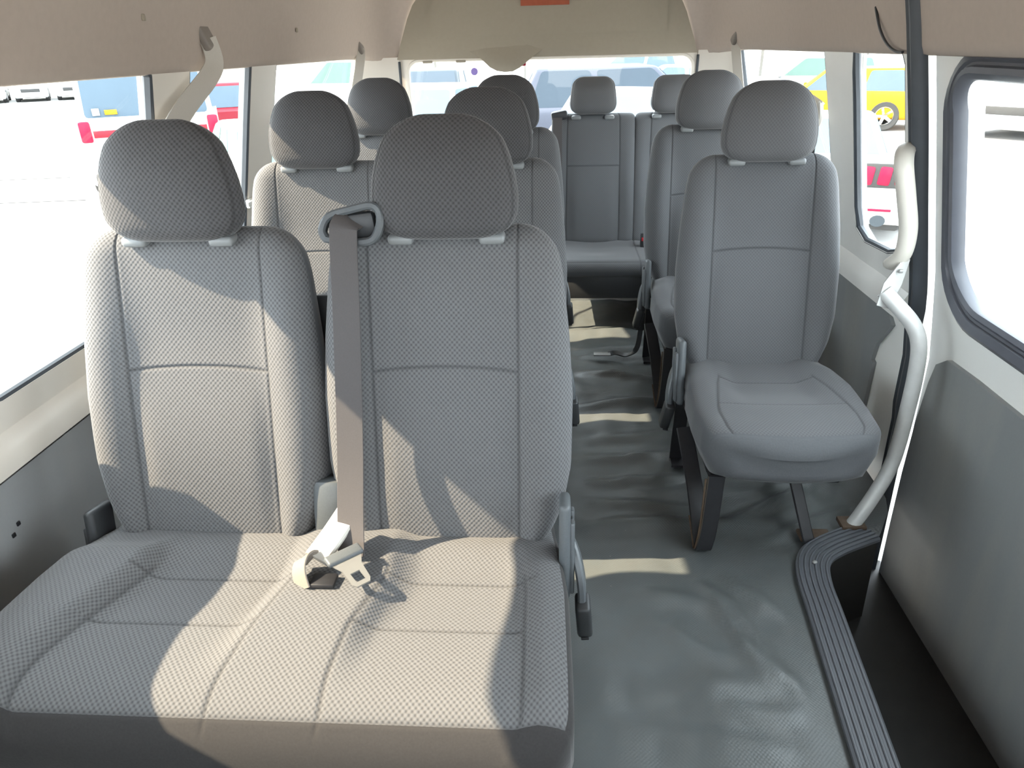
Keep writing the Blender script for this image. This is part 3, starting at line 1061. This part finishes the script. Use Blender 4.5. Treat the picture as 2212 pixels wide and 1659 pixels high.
for (y, z, s) in ((1.72, 1.37, -1), (2.75, 1.36, -1), (2.85, 1.325, 1)):
    box('plug_hole', (CX + s * (.893 if z < 1.34 else .874), y, z), (.006, .012, .014), MAT['back_trim'], ceil, .002)
# torn headliner edge by the door, a dark curled line
sweep('loose_edge', smooth_path([(.822, 2.09, 1.36), (.826, 2.05, 1.31), (.834, 2.01, 1.275), (.838, 1.96, 1.258), (.838, 1.92, 1.256)], 5), rectp(.006, .006), MAT['dark_plastic'], ceil, nrm=(-1, 0, 0))

# rear wall ------------------------------------------------------------------------------------------------------------------------------
YB = 3.87
hB = rrect(-.762, .60, .682, 1.232, .06)
wb = plate('wall_back', [(-.86, -.3), (.76, -.3), (.76, 1.30), (-.86, 1.30)], [hB], lambda a, b, d: Vector((a, YB + d, b)), .06, MAT['cream_metal'])
structure(wb, 'cream painted tailgate frame around the rear window')
arch = [(CX + h, z) for (z, h) in PB[3:]] + [(CX - h, z) for (z, h) in reversed(PB[3:-1])]
arch = [(p[0], max(p[1], 1.238)) for p in arch]
ap = plate('arch_panel', arch, [], lambda a, b, d: Vector((a, YB - .012 - .05 * max(0, b - 1.24) + d, b)), .012, MAT['back_trim'], wb)
ap['label'] = 'taupe arched trim panel above the rear window'
plate('raised_panel', rrect(-.625, 1.338, .535, 1.64, (.02, .02, .2, .2)), [], lambda a, b, d: Vector((a, YB - .020 - .05 * max(0, b - 1.24) + d, b)), .010, MAT['back_trim'], wb)
# vertical door gaps and D-pillars
for s, xw in ((-1, -.80), (1, .70)):
    pv, pf = [], []
    zz = [0.0, .3, .6, .9, 1.1, 1.25]
    for z in zz:
        xa = WX(s, z, -.004)
        xb = xw - s * .0
        for t in (0, .25, .5, .75, 1):
            x = xa + (xb - xa) * (t ** 1.3)
            pv.append((x, 3.69 + (.17) * math.sin(t * math.pi / 2), z))
    for j in range(len(zz) - 1):
        for i in range(4):
            a = j * 5 + i
            pf.append((a, a + 1, a + 6, a + 5))
    q = me_obj('trim_%d' % (4 if s < 0 else 5), pv, pf, MAT['cream_metal'], None, True)
    structure(q, 'cream rear corner pillar beside the %s rear quarter window' % ('left' if s < 0 else 'right'))
    box('door_gap', (xw, 3.858, .72), (.012, .014, 1.02), MAT['rubber'], q, .003)
pb = [Vector((a, YB - .004, b)) for a, b in densify(hB, .1)]
wbk = sweep('window_9', pb, rectp(.016, .016), MAT['cream_metal'], None, closed=True, nrm=(0, -1, 0))
structure(wbk, 'rear tailgate window')
plate('pane', hB, [], lambda a, b, d: Vector((a, YB + .03 + d, b)), .004, MAT['glass'], wbk, grid=.3)
sill = box('trim_6', (-.05, 3.79, .012), (1.85, .15, .05), MAT['white_metal'], None, .012)
structure(sill, 'pale metal sill at the foot of the tailgate')
for x in (-.655, -.485):
    box('window_clip', (x, YB - .01, 1.225), (.05, .012, .012), MAT['back_trim'], wb, .003)
# brake-light housing
bl = thing('brake_light_housing', 'taupe rounded cover bulging down over the top of the rear window', 'cover', (-.245, YB - .0135, 1.17))
def cover_map(a, b, d):
    t = min(1, abs(a + .245) / .17)
    return Vector((a + .245, -.045 * (1 - t ** 2.5) * max(.0, min(1, (1.284 - b) / .09)) + d, b - 1.17))
cov = [(-.44, 1.27), (-.40, 1.25), (-.37, 1.225), (-.335, 1.195), (-.30, 1.178), (-.26, 1.172), (-.22, 1.174), (-.185, 1.190), (-.15, 1.215), (-.115, 1.243), (-.07, 1.272), (-.15, 1.302), (-.25, 1.288), (-.36, 1.283)]
plate('cover', cov, [], cover_map, .012, MAT['back_trim'], bl, grid=.035, sharp=60)
box('lamp_block', (0, .035, .05), (.18, .03, .05), MAT['tail'], bl, .008)
# orange sticker on the arch panel
st = thing('warning_sticker', 'orange red printed sticker high on the arched rear panel', 'sticker', (-.058, YB - .043, 1.53))
box('sticker_sheet', (0, 0, 0), (.236, .003, .135), MAT['red_sticker'], st, .001)
ps = thing('window_sticker', 'small purple round sticker on the rear window', 'sticker', (-.422, YB + .024, 1.175))
bm = bmesh.new()
bmesh.ops.create_circle(bm, cap_ends=True, segments=24, radius=.018)
r_ = bmesh.ops.extrude_face_region(bm, geom=list(bm.faces))
bmesh.ops.translate(bm, vec=(0, 0, .002), verts=[v for v in r_['geom'] if isinstance(v, bmesh.types.BMVert)])
bmesh.ops.rotate(bm, cent=(0, 0, 0), matrix=Matrix.Rotation(math.pi / 2, 3, 'X'), verts=bm.verts)
bm_obj('sticker_disc', bm, MAT['purple'], ps)

# front bulkhead with windscreen opening, behind the camera
wf_ = plate('wall_front', [(-1.1, -.5), (1.0, -.5), (.93, 1.2), (.75, 1.6), (.4, 1.83), (-.5, 1.83), (-.87, 1.6), (-1.05, 1.2)], [rrect(-.92, .82, .80, 1.50, .12)],
            lambda a, b, d: Vector((a, -1.3 - d, b)), .05, MAT['panel'])
bm = bmesh.new()
for xx in (-.66, .58):
    add_box(bm, (xx, -.06, .46), (.56, .14, .72), .06, Matrix.Rotation(-.12, 4, 'X'), 3)
    add_box(bm, (xx, -.36, .30), (.54, .50, .24), .05, None, 3)
add_box(bm, (-.04, -.45, .20), (.66, .70, .40), .06, None, 3)
bm_obj('cab_seat_light_block', bm, MAT['plain_fabric'], wf_)  # unseen cab seats, added to block windscreen light from the bench front
structure(wf_, 'front bulkhead with the windscreen opening behind the camera')

# ---------------------------------------------------------------- seats
PITCH_Y = .847
G1 = 'grey double bench seats along the left wall'
b1 = double_bench('grey double bench seat nearest the camera, in the left foreground', 1.32, G1)
b2 = dup(b1, (-.459, 1.32 + PITCH_Y, 0), 'second grey double bench seat, directly behind the foreground bench')
b3 = dup(b1, (-.459, 1.32 + 2 * PITCH_Y, 0), 'rearmost grey double bench seat on the left, beside the left rear quarter window')
G2 = 'grey single seats on the right of the aisle'
s1 = single_seat('grey single seat nearer the sliding door, whole cushion in view', 1.32 + PITCH_Y, G2)
s2 = dup(s1, (.604, 1.32 + 2 * PITCH_Y, 0), 'grey single seat behind the other single seat, partly hidden by it')
rear_bench()

# shoulder belt lying over the front bench --------------------------------------------------------------------------------------
fb = thing('seat_belt', 'brown grey seat belt hanging down the front bench with a metal tongue', 'seat belt', (-.459, 1.32, 0))
# guide loop on the seat shoulder
gp = [Vector((.042, -.094, .985)), Vector((.036, -.090, 1.000)), Vector((.050, -.083, 1.023)), Vector((.090, -.078, 1.034)), Vector((.128, -.076, 1.040)), Vector((.142, -.078, 1.024)), Vector((.138, -.086, .998)), Vector((.122, -.093, .980)), Vector((.08, -.095, .979))]
gp = [p + Vector((0, .004, 0)) for p in gp]
gp2 = smooth_path(gp + [gp[0]], 4)[:-1]
gl = sweep('belt_guide', gp2, rectp(.014, .020), MAT['grey_plastic'], fb, closed=True, nrm=(0, -1, .3))
me_g = box('guide_base', (.088, -.072, 1.004), (.088, .022, .046), MAT['dark_plastic'], gl, .008, Matrix.Rotation(-.12, 4, 'Y'))
wpath = smooth_path([(.092, -.074, 1.020), (.081, -.098, 1.012), (.078, -.108, .985), (.075, -.140, .85), (.070, -.205, .62), (.071, -.262, .50), (.078, -.312, .437)], 6)
sweep('belt_webbing', wpath, rectp(.051, .0028), MAT['belt'], fb, nrm=(0, -.93, .36))
# tongue: plastic grip, steel plate with slot
T = Matrix.Translation((.088, -.352, .456)) @ Matrix.Rotation(math.radians(42), 4, 'Z') @ Matrix.Rotation(math.radians(6), 4, 'X')
tg = thing('belt_tongue', None, None, parent=fb)
tg.matrix_local = T
def tplate(name, outer, holes, z, th, m):
    return plate(name, outer, holes, lambda a, b, d: Vector((a, b, z - d)), th, m, tg, grid=.5)
tplate('steel_plate', [(-.030, .012), (.030, .012), (.018, -.012), (.014, -.052), (.009, -.060), (-.016, -.060), (-.021, -.052), (-.020, -.012)],
       [[(-.012, -.050), (.006, -.050), (.006, -.026), (-.012, -.026)]], .004, .003, MAT['chrome'])
bm = bmesh.new()
add_box(bm, (0, .022, .004), (.070, .026, .012), .005, seg=3)
bm_obj('plastic_grip', bm, MAT['grey_plastic'], tg)
# belt anchor between the backrests: pale sleeve, folded strap and black well
an = thing('belt_anchor', 'pale buckle sleeve with a folded strap between the front bench backrests', 'seat belt', (-.459, 1.32, 0))
sweep('sleeve', smooth_path([(.060, -.245, .490), (.042, -.290, .472), (.020, -.335, .452)], 5), rectp(.046, .014), MAT['cream_plastic'], an, nrm=(.1, -.45, .9))
sweep('folded_strap', smooth_path([(.012, -.332, .452), (.000, -.350, .464), (.000, -.372, .452), (.010, -.388, .428)], 5), rectp(.040, .004), MAT['strap_beige'], an, nrm=(-.6, -.4, .6))
box('belt_well', (.045, -.376, .437), (.046, .034, .010), MAT['black_metal'], an, .004)

# hanging belts from the roof ------------------------------------------------------------------------------------------------------
def roof_belt(label, side, y, pts, brk):
    r = thing('seat_belt', label, 'seat belt', brk)
    bx = Vector(brk)
    bm = bmesh.new()
    add_box(bm, (0, 0, .0), (.022, .058, .085), .008, Matrix.Rotation(side * .25, 4, 'Y') @ Matrix.Rotation(.30, 4, 'X'), 3)
    bm_obj('roof_bracket', bm, MAT['bracket'], r)
    sweep('belt_webbing', [Vector(p) - bx for p in smooth_path(pts, 6)], rectp(.050, .004), MAT['belt_pale'], r, nrm=(-side * .75, -.6, .2))
    return r
roof_belt('beige belt strap hanging from the roof bracket above the foreground bench', -1, 2.02,
          [(-.935, 2.03, 1.33), (-.93, 2.035, 1.275), (-.935, 1.99, 1.235), (-.95, 1.84, 1.160), (-.95, 1.66, 1.06), (-.94, 1.50, .97), (-.93, 1.46, .90), (-.93, 1.46, .50)], (-.945, 2.03, 1.345))
roof_belt('narrow beige belt strap hanging from the left roof bracket before the rear quarter window pillar', -1, 3.65,
          [(-.935, 3.63, 1.30), (-.935, 3.61, 1.25), (-.95, 3.50, 1.10), (-.95, 3.35, .98), (-.94, 3.20, .92), (-.93, 3.16, .85), (-.93, 3.15, .5)], (-.94, 3.635, 1.315))
roof_belt('beige belt strap hanging from the right roof bracket behind the single seats', 1, 3.65,
          [(.828, 3.63, 1.30), (.826, 3.61, 1.25), (.832, 3.50, 1.10), (.828, 3.35, .98), (.82, 3.20, .92), (.815, 3.16, .85), (.815, 3.15, .5)], (.825, 3.635, 1.315))
# belt on the right pillar beside the nearer single seat
pr = thing('seat_belt', 'black seat belt with a cream anchor on the right pillar behind the nearer single seat', 'seat belt', (.895, 2.585, 1.07))
sweep('upper_anchor', smooth_path([(-.010, .0, .035), (-.018, 0, .02), (-.016, -.01, -.02), (-.022, -.012, -.045)], 5), rectp(.060, .024), MAT['cream_plastic'], pr, nrm=(-1, -.3, .1))
sweep('belt_webbing', smooth_path([(-.022, -.012, -.04), (-.025, -.02, -.09), (-.02, -.02, -.2), (.02, -.02, -.5), (.045, -.02, -.95)], 5), rectp(.048, .003), MAT['dark_plastic'], pr, nrm=(-.8, -.6, .1))
# loose belt end on the aisle floor
lb = thing('loose_belt', 'black loose belt with a steel tongue lying on the aisle floor', 'seat belt', (.30, 2.90, 0))
sweep('belt_webbing', smooth_path([(.075, -.02, .25), (.07, -.04, .16), (.055, -.06, .08), (.02, -.02, .032), (-.03, .01, .030), (-.06, .0, .028)], 6), rectp(.022, .006), MAT['dark_plastic'], lb, nrm=(.2, -.6, .8))
box('belt_tongue', (-.09, -.005, .030), (.075, .035, .008), MAT['chrome'], lb, .003)
box('belt_buckle', (.072, -.03, .20), (.03, .035, .085), MAT['dark_plastic'], lb, .007)

# grab rail and handle by the sliding door --------------------------------------------------------------------------------------------
gr = thing('grab_rail', 'worn silver bent grab rail beside the sliding door step', 'rail', (.86, 1.70, 0))
rp_ = smooth_path([(.862, 1.80, .690), (.885, 1.785, .665), (.930, 1.755, .615), (.952, 1.74, .560), (.960, 1.735, .47), (.962, 1.735, .35), (.958, 1.73, .25), (.945, 1.72, .185), (.915, 1.705, .115), (.880, 1.69, .05), (.862, 1.685, .018)], 6)
sweep('rail_tube', [p - Vector((.86, 1.70, 0)) for p in rp_], circ(.020, 14), MAT['rail'], gr)
bk = plate('upper_bracket', [(-.045, -.06), (.005, -.075), (.035, -.01), (.045, .055), (.01, .05), (-.035, .0)], [], lambda a, b, d: Vector((.87 + a * .8 + d * .3 - .86 + .01, 1.80 + a * .3 - 1.70 + d, .715 + b)), .008, MAT['rail'], gr, grid=.5)
box('bracket_screw', (.030, .095, .745), (.010, .008, .010), MAT['chrome'], bk, .002)
box('foot_flange', (.0, -.012, .022), (.070, .055, .014), MAT['rust'], gr, .004)
gh = thing('grab_bar', 'cream curved grab handle on the pillar by the sliding door', 'handle', (.87, 1.83, .9))
hp_ = smooth_path([(.900, 1.905, 1.035), (.865, 1.855, 1.035), (.850, 1.815, 1.005), (.868, 1.805, .93), (.890, 1.805, .85), (.895, 1.815, .785), (.890, 1.85, .748), (.930, 1.905, .740)], 6)
sweep('grip', [p - Vector((.87, 1.83, .9)) for p in hp_], circ(.022, 12, .016), MAT['cream_plastic'], gh)

# ---------------------------------------------------------------- outside: ground, cars, canopies
GZ = -.75
gv = [(-120, -80, GZ), (120, -80, GZ), (120, 160, GZ), (-120, 160, GZ)]
ground = me_obj('ground', gv, [(0, 1, 2, 3)], MAT['asphalt'], None, False)
structure(ground, 'sunlit pale asphalt of the parking lot')
def ground_mark(name, a, b, wd, m, label, cat):
    a, b = Vector((*a, GZ + .006)), Vector((*b, GZ + .006))
    t = (b - a).normalized() * 1
    s = Vector((-t.y, t.x, 0)) * wd / 2
    vs = [a - s, a + s, b + s, b - s]
    vs2 = [v + Vector((0, 0, -.005)) for v in vs]
    o = me_obj(name, vs + vs2, [(0, 1, 2, 3)[::-1], (4, 5, 6, 7), (0, 1, 5, 4), (1, 2, 6, 5), (2, 3, 7, 6), (3, 0, 4, 7)], m, None, False)
    return tag(o, label, cat)
ground_mark('road_line', (-9.0, 12.3), (-8.75, 13.4), .14, MAT['paint_line'], 'short white painted line on the asphalt seen through the big left window', 'road marking')
ground_mark('crack_line', (-11.6, 12.5), (-9.1, 12.9), .05, MAT['tar'], 'upper of two thin dark crack lines on the asphalt left', 'crack')
ground_mark('crack_line', (-9.6, 10.4), (-7.4, 10.7), .04, MAT['tar'], 'lower of two thin dark crack lines on the asphalt left', 'crack')
ground_mark('drain_grate', (7.15, 16.4), (7.55, 16.8), .35, MAT['tar'], 'small dark drain mark on the ground before the yellow car', 'drain')
ground_mark('drain_grate', (7.55, 13.2), (8.0, 13.5), .28, MAT['kerb'], 'faint grey drain mark on the ground before the white car at the right', 'drain')

def car(name, label, x, y, rz, kind, paint, glassm='car_glass', L=4.5, W=1.85, H=1.5, lamps='box', stripe=None, group=None, tl=.55):
    """car with its origin on the ground; the front points along local +y"""
    r = thing(name, label, 'car' if kind != 'van' else 'van', (x, y, GZ), rz, group)
    h, l = H, L / 2
    P = MAT[paint]
    if kind == 'van':
        side = [(-l, .30), (-l - .02, .62 * h), (-l + .06, .60 * h), (l * .60, .60 * h), (l * .86, .50 * h), (l, .40 * h), (l, .25), (l * .9, .20), (-l * .95, .20)]
        base = (-l + .04, l * .68, .60 * h); top = (-l + .14, l * .44, h); wt = .90
    elif kind == 'suv':
        side = [(-l, .34), (-l + .02, .58 * h), (-l * .92, .64 * h), (l * .42, .64 * h), (l * .90, .56 * h), (l, .46 * h), (l, .30), (l * .9, .24), (-l * .92, .24)]
        base = (-l * .95, l * .46, .62 * h); top = (-l * .78, l * .12, h); wt = .80
    elif kind == 'pickup':
        side = [(-l, .40), (-l, .60 * h), (-l * .96, .62 * h), (l * .42, .62 * h), (l * .92, .58 * h), (l, .48 * h), (l, .32), (l * .9, .28), (-l * .95, .30)]
        base = (-l * .30, l * .46, .60 * h); top = (-l * .20, l * .18, h); wt = .82
    elif kind == 'coupe':
        side = [(-l, .30), (-l - .02, .55 * h), (-l * .97, .68 * h), (-l * .9, .70 * h), (l * .30, .66 * h), (l * .9, .56 * h), (l, .44 * h), (l, .24), (l * .9, .18), (-l * .94, .20)]
        base = (-l * .74, l * .30, .67 * h); top = (-l * .36, -l * .02, h); wt = .70
    else:
        side = [(-l, .30), (-l - .01, .55 * h), (-l * .95, .64 * h), (-l * .62, .66 * h), (l * .36, .63 * h), (l * .9, .53 * h), (l, .42 * h), (l, .24), (l * .9, .18), (-l * .94, .20)]
        base = (-l * .80, l * .42, .63 * h); top = (-l * .46, l * .06, h); wt = .74
    bm = bmesh.new()
    hw = W / 2
    a = [bm.verts.new((-hw, p[0], p[1])) for p in side]
    b = [bm.verts.new((hw, p[0], p[1])) for p in side]
    n = len(side)
    fa = bm.faces.new(a); fb_ = bm.faces.new(b[::-1])
    for i in range(n):
        j = (i + 1) % n
        bm.faces.new([a[j], a[i], b[i], b[j]])
    es = list(fa.edges) + list(fb_.edges)
    bmesh.ops.bevel(bm, geom=es, offset=.11, segments=4, affect='EDGES', profile=.5)
    body = bm_obj('body', bm, P, r, 40)
    # cabin
    y0, y1, zb = base; y2, y3, zt = top
    wb_, wt_ = (hw * .95, hw * wt) if kind != 'coupe' else (hw * .66, hw * .46)
    pts = [(-wb_, y0, zb - .05), (wb_, y0, zb - .05), (wb_, y1, zb - .05), (-wb_, y1, zb - .05), (-wt_, y2, zt - .02), (wt_, y2, zt - .02), (wt_, y3, zt - .02), (-wt_, y3, zt - .02)]
    bm = bmesh.new()
    v = [bm.verts.new(p) for p in pts]
    for f in ((0, 3, 2, 1), (4, 5, 6, 7), (0, 1, 5, 4), (1, 2, 6, 5), (2, 3, 7, 6), (3, 0, 4, 7)):
        bm.faces.new([v[i] for i in f])
    up_e = [e for e in bm.edges if all(q.co.z > zb for q in e.verts)]
    col_e = [e for e in bm.edges if len({q.co.z > zb for q in e.verts}) == 2]
    bmesh.ops.bevel(bm, geom=up_e + col_e, offset=.07, segments=3, affect='EDGES', profile=.5)
    bm_obj('cabin', bm, P, r, 40)
    def pane(nm, q, ins, m=None):
        q = [Vector(p) for p in q]
        # inset the quad and give it thickness
        c = sum(q, Vector()) / 4
        nrm = (q[1] - q[0]).cross(q[3] - q[0]).normalized()
        if nrm.dot(c - Vector((0, (y0 + y1) / 2, zb))) < 0: nrm = -nrm
        q2 = []
        for i in range(4):
            e1 = (q[(i + 1) % 4] - q[i]).normalized(); e2 = (q[i - 1] - q[i]).normalized()
            q2.append(q[i] + (e1 + e2) * ins)
        o1 = [p + nrm * .008 for p in q2]; o2 = [p - nrm * .01 for p in q2]
        bm = bmesh.new()
        va = [bm.verts.new(p) for p in o1]; vb = [bm.verts.new(p) for p in o2]
        f1 = bm.faces.new(va); bm.faces.new(vb[::-1])
        for i in range(4):
            j = (i + 1) % 4
            bm.faces.new([va[j], va[i], vb[i], vb[j]])
        cor = [e for e in bm.edges if any(x in va for x in e.verts) and any(x in vb for x in e.verts)]
        bmesh.ops.bevel(bm, geom=cor, offset=.05, segments=2, affect='EDGES', profile=.5)
        bm_obj(nm, bm, m or MAT[glassm], r, 30)
    V = [Vector(p) for p in pts]
    pane('rear_window', (V[0], V[1], V[5], V[4]), .085)
    pane('windscreen', (V[3], V[2], V[6], V[7]), .06)
    for (A, B, Cq, Dq) in ((V[1], V[2], V[6], V[5]), (V[0], V[3], V[7], V[4])):
        m0, m1 = A.lerp(B, .47), Dq.lerp(Cq, .47)
        pane('side_window', (A.lerp(B, .06), m0, m1, Dq.lerp(Cq, .03)), .055)
        pane('side_window', (m0, A.lerp(B, .97), Dq.lerp(Cq, .97), m1), .055)
    wr_ = .32 if kind in ('sedan', 'coupe') else .36
    wr_ *= H / 1.5 if kind != 'van' else 1
    for sx in (-1, 1):
        for yy in (-l * .60, l * .62):
            bm = bmesh.new()
            prof_ = [(wr_ * .62, .09), (wr_ * .92, .10), (wr_, .07), (wr_, -.07), (wr_ * .92, -.10), (wr_ * .62, -.09)]
            N = 24
            vv = [[bm.verts.new((sx * (hw - .09) + px, yy + pr_ * math.cos(2 * math.pi * i / N), wr_ + pr_ * math.sin(2 * math.pi * i / N))) for (pr_, px) in prof_] for i in range(N)]
            for i in range(N):
                for k in range(len(prof_)):
                    kk = (k + 1) % len(prof_)
                    bm.faces.new([vv[i][k], vv[(i + 1) % N][k], vv[(i + 1) % N][kk], vv[i][kk]])
            wh = bm_obj('wheel', bm, MAT['tyre'], r, 40)
            bm = bmesh.new()
            cx = sx * (hw - .09 + .075)
            for k in range(5):
                an_ = 2 * math.pi * k / 5
                add_box(bm, (cx, yy + .30 * wr_ * math.cos(an_), wr_ + .30 * wr_ * math.sin(an_)), (.03, wr_ * .62, .07), .008, Matrix.Rotation(an_, 4, 'X'))
            N = 20
            rr = [[bm.verts.new((cx + px, yy + pr_ * wr_ * math.cos(2 * math.pi * i / N), wr_ + pr_ * wr_ * math.sin(2 * math.pi * i / N))) for (pr_, px) in ((.58, -.03), (.66, .012), (.58, .012))] for i in range(N)]
            for i in range(N):
                for k in range(3):
                    bm.faces.new([rr[i][k], rr[(i + 1) % N][k], rr[(i + 1) % N][(k + 1) % 3], rr[i][(k + 1) % 3]])
            bm_obj('rim', bm, MAT['rim'], wh, 40)
            # dark wheel arch liner
        box('sill', (sx * (hw - .03), 0, .25), (.05, L * .42, .09), MAT['tyre'], r, .02)
        box('headlight', (sx * hw * .72, l * .955, .50 * h if kind != 'van' else .42 * h), (hw * .42, .16, .10), MAT['lamp'], r, .03)
        if lamps == 'bars':
            for k in range(3):
                box('taillight_bar', (sx * (hw * .42 + k * .165), -l - .022, .60 * h), (.130, .05, .20), MAT['tail'], r, .03, Matrix.Rotation(sx * .08, 4, 'Y'))
        elif kind in ('van', 'suv'):
            box('taillight', (sx * hw * .90, -l - .0, .52 * h), (.16, .10, .30), MAT['tail'], r, .03)
        else:
            box('taillight', (sx * hw * .78, -l - .0, tl * h), (hw * .36, .09, .13), MAT['tail'], r, .03)
        box('mirror', (sx * (hw + .06), y1 - .12, zb + .06), (.18, .09, .13), P, r, .03)
    box('front_grille', (0, l - .01, .37 * h), (hw * 1.1, .06, .16), MAT['tyre'], r, .02)
    box('rear_bumper', (0, -l - .02, .32), (W * .92, .14, .20), P if kind != 'van' else MAT['tyre'], r, .05)
    box('front_bumper', (0, l - .02, .30), (W * .92, .14, .18), P, r, .05)
    if stripe:
        box('stripe', (0, -l - .012, .50 * h), (W * .80, .02, .10), MAT[stripe], r, .004)
        for sx in (-1, 1):
            box('stripe', (sx * hw, 0, .50 * h), (.02, L * .86, .10), MAT[stripe], r, .004)
    return r

# left side
RD = math.radians
car('van', 'white van with a red stripe and red tail lamps seen from behind, left window', -7.35, 12.95, RD(30), 'van', 'car_white', 'car_pale_glass', 4.4, 2.0, 1.95, stripe='car_red')
for o_ in [o for o in COL.objects if o.name == 'van']:
    box('window_sticker', (-.70, -2.172, 1.285), (.10, .012, .10), MAT['car_cream'], o_, .004)
    box('window_sticker', (-.50, -2.172, 1.275), (.17, .012, .07), MAT['car_yellow'], o_, .004)
fl = [(-29.2, 37.2), (-27.65, 38.2), (-26.1, 39.2), (-24.55, 40.2)]
nm = ('leftmost white car of the far row, at the picture edge', 'second white car from the left in the far row', 'third white car from the left in the far row', 'white car of the far row nearest the striped van')
for (q, n_) in zip(fl, nm):
    car('sedan', n_, q[0], q[1], RD(214), 'sedan', 'car_white', 'car_pale_glass', 4.1, 1.5, 1.45, group='white cars of the far row')
car('hatchback', 'red car beyond the narrow left window', -8.35, 17.9, RD(30), 'suv', 'car_red', 'car_pale_glass', 3.7, 1.75, 1.45)
car('sedan', 'white car low behind the narrow left window', -3.85, 9.6, RD(32), 'sedan', 'car_white', 'car_green_glass', 3.9, 1.6, 1.28)
car('minivan', 'white minivan with green windows seen through the left rear quarter window', -6.6, 23.5, RD(78), 'suv', 'car_white', 'car_green_glass', 4.4, 1.85, 1.75)
# behind
car('off_road_car', 'black off road car with an upright windscreen behind the rear window, left', -2.95, 16.6, RD(180), 'suv', 'car_black', 'car_glass', 4.0, 2.0, 1.62)
car('hatchback', 'white car in front of the black off road car, left in the rear window', -2.25, 12.3, RD(172), 'suv', 'car_white', 'car_pale_glass', 3.5, 1.6, 1.48)
car('sedan', 'white sedan close behind the van, right in the rear window', 1.08, 9.55, RD(-30), 'sedan', 'car_white', 'car_pale_glass', 3.4, 1.6, 1.55, tl=.62)
car('estate_car', 'long dark estate car side on behind the white sedan', 1.35, 13.6, RD(-86), 'suv', 'car_dark', 'car_glass', 4.5, 1.8, 1.70)
# right side
car('coupe', 'white coupe with triple red tail bars seen through the narrow right window', 3.66, 10.0, RD(-20), 'coupe', 'car_white', 'car_pale_glass', 4.5, 1.95, 1.2, lamps='bars')
for o_ in [o for o in COL.objects if o.name == 'coupe']:
    box('tail_panel', (0, -2.262, .60 * 1.2), (1.90, .04, .25), MAT['tyre'], o_, .02)
    box('diffuser', (0, -2.24, .24), (1.60, .12, .16), MAT['tyre'], o_, .03)
    box('reflector', (.52, -2.335, .38), (.34, .02, .025), MAT['tail'], o_, .004)
    sweep('exhaust_tip', [(.58, -2.20, .27), (.58, -2.36, .27)], circ(.075, 14, .06), MAT['car_black'], o_)
car('small_suv', 'yellow car parked side on beyond the white coupe', 6.9, 19.1, RD(68), 'suv', 'car_yellow', 'car_pale_glass', 3.9, 1.75, 1.38)
car('suv', 'silver car with green windows behind the yellow car', 8.2, 25.0, RD(70), 'suv', 'car_silver', 'car_green_glass', 4.5, 1.85, 1.5)
car('suv', 'white car at the right edge beyond the sliding door window', 11.0, 17.3, RD(125), 'suv', 'car_white', 'car_pale_glass', 4.5, 1.9, 1.55)
car('sedan', 'white car far behind the right rear quarter window', 3.1, 21.5, RD(85), 'sedan', 'car_white', 'car_pale_glass', 4.3, 1.8, 1.45)
car('minivan', 'white minivan farthest off, beyond the right part of the rear window', 2.6, 29.0, RD(85), 'suv', 'car_white', 'car_pale_glass', 4.4, 1.8, 1.75)
# parking canopies and a low pale building far behind
def canopy(label, x, y, rz, L):
    r = thing('parking_canopy', label, 'canopy', (x, y, GZ), rz)
    box('roof', (0, 0, 2.5), (L, 4.5, .14), MAT['kerb'], r, .03)
    n = max(2, int(L / 5))
    for i in range(n + 1):
        box('post', (-L / 2 + .3 + i * (L - .6) / n, 1.6, 1.22), (.14, .14, 2.45), MAT['kerb'], r, .02)
    return r
canopy('long pale parking canopy beyond the yellow car', 18, 38, math.radians(-8), 26)
canopy('pale parking canopy far behind the rear window', -2, 48, math.radians(2), 24)
def building(label, x, y, rz, L, D, Hh):
    r = thing('building', label, 'building', (x, y, GZ), rz)
    box('wall', (0, 0, Hh / 2), (L, D, Hh), MAT['kerb'], r, .05)
    box('roof', (0, 0, Hh + .1), (L + .4, D + .4, .2), MAT['car_cream'], r, .04)
    for i in range(int(L / 3)):
        box('window', (-L / 2 + 1.5 + i * 3, -D / 2 - .02, Hh * .55), (1.3, .06, 1.0), MAT['car_pale_glass'], r, .02)
    return r
building('low pale building far beyond the left side of the lot', -48, 88, math.radians(22), 40, 8, 3.0)
def tree(label, x, y, h):
    r = thing('tree', label, 'tree', (x, y, GZ))
    sweep('trunk', [(0, 0, 0), (.05, 0, h * .3), (0, .05, h * .6)], circ(.12, 8), MAT['foliage_trunk'], r)
    rnd = random.Random(int(x * 10))
    bm = bmesh.new()
    for i in range(260):
        a, b = rnd.uniform(0, 6.28), rnd.uniform(-1, 1)
        rr = h * .32 * rnd.uniform(.4, 1)
        c = Vector((rr * math.cos(a) * math.sqrt(1 - b * b), rr * math.sin(a) * math.sqrt(1 - b * b), h * .68 + rr * b * .8))
        t = Vector((rnd.uniform(-1, 1), rnd.uniform(-1, 1), rnd.uniform(-1, 1))).normalized()
        s = t.orthogonal().normalized()
        k = h * .05
        bm.faces.new([bm.verts.new(c + t * k), bm.verts.new(c + s * k * .5), bm.verts.new(c - t * k), bm.verts.new(c - s * k * .5)])
    o = bm_obj('foliage', bm, MAT['leaf'], r)
    o['kind'] = 'stuff'
tree('small dry green tree far behind the rear window', 3.3, 44, 2.9)
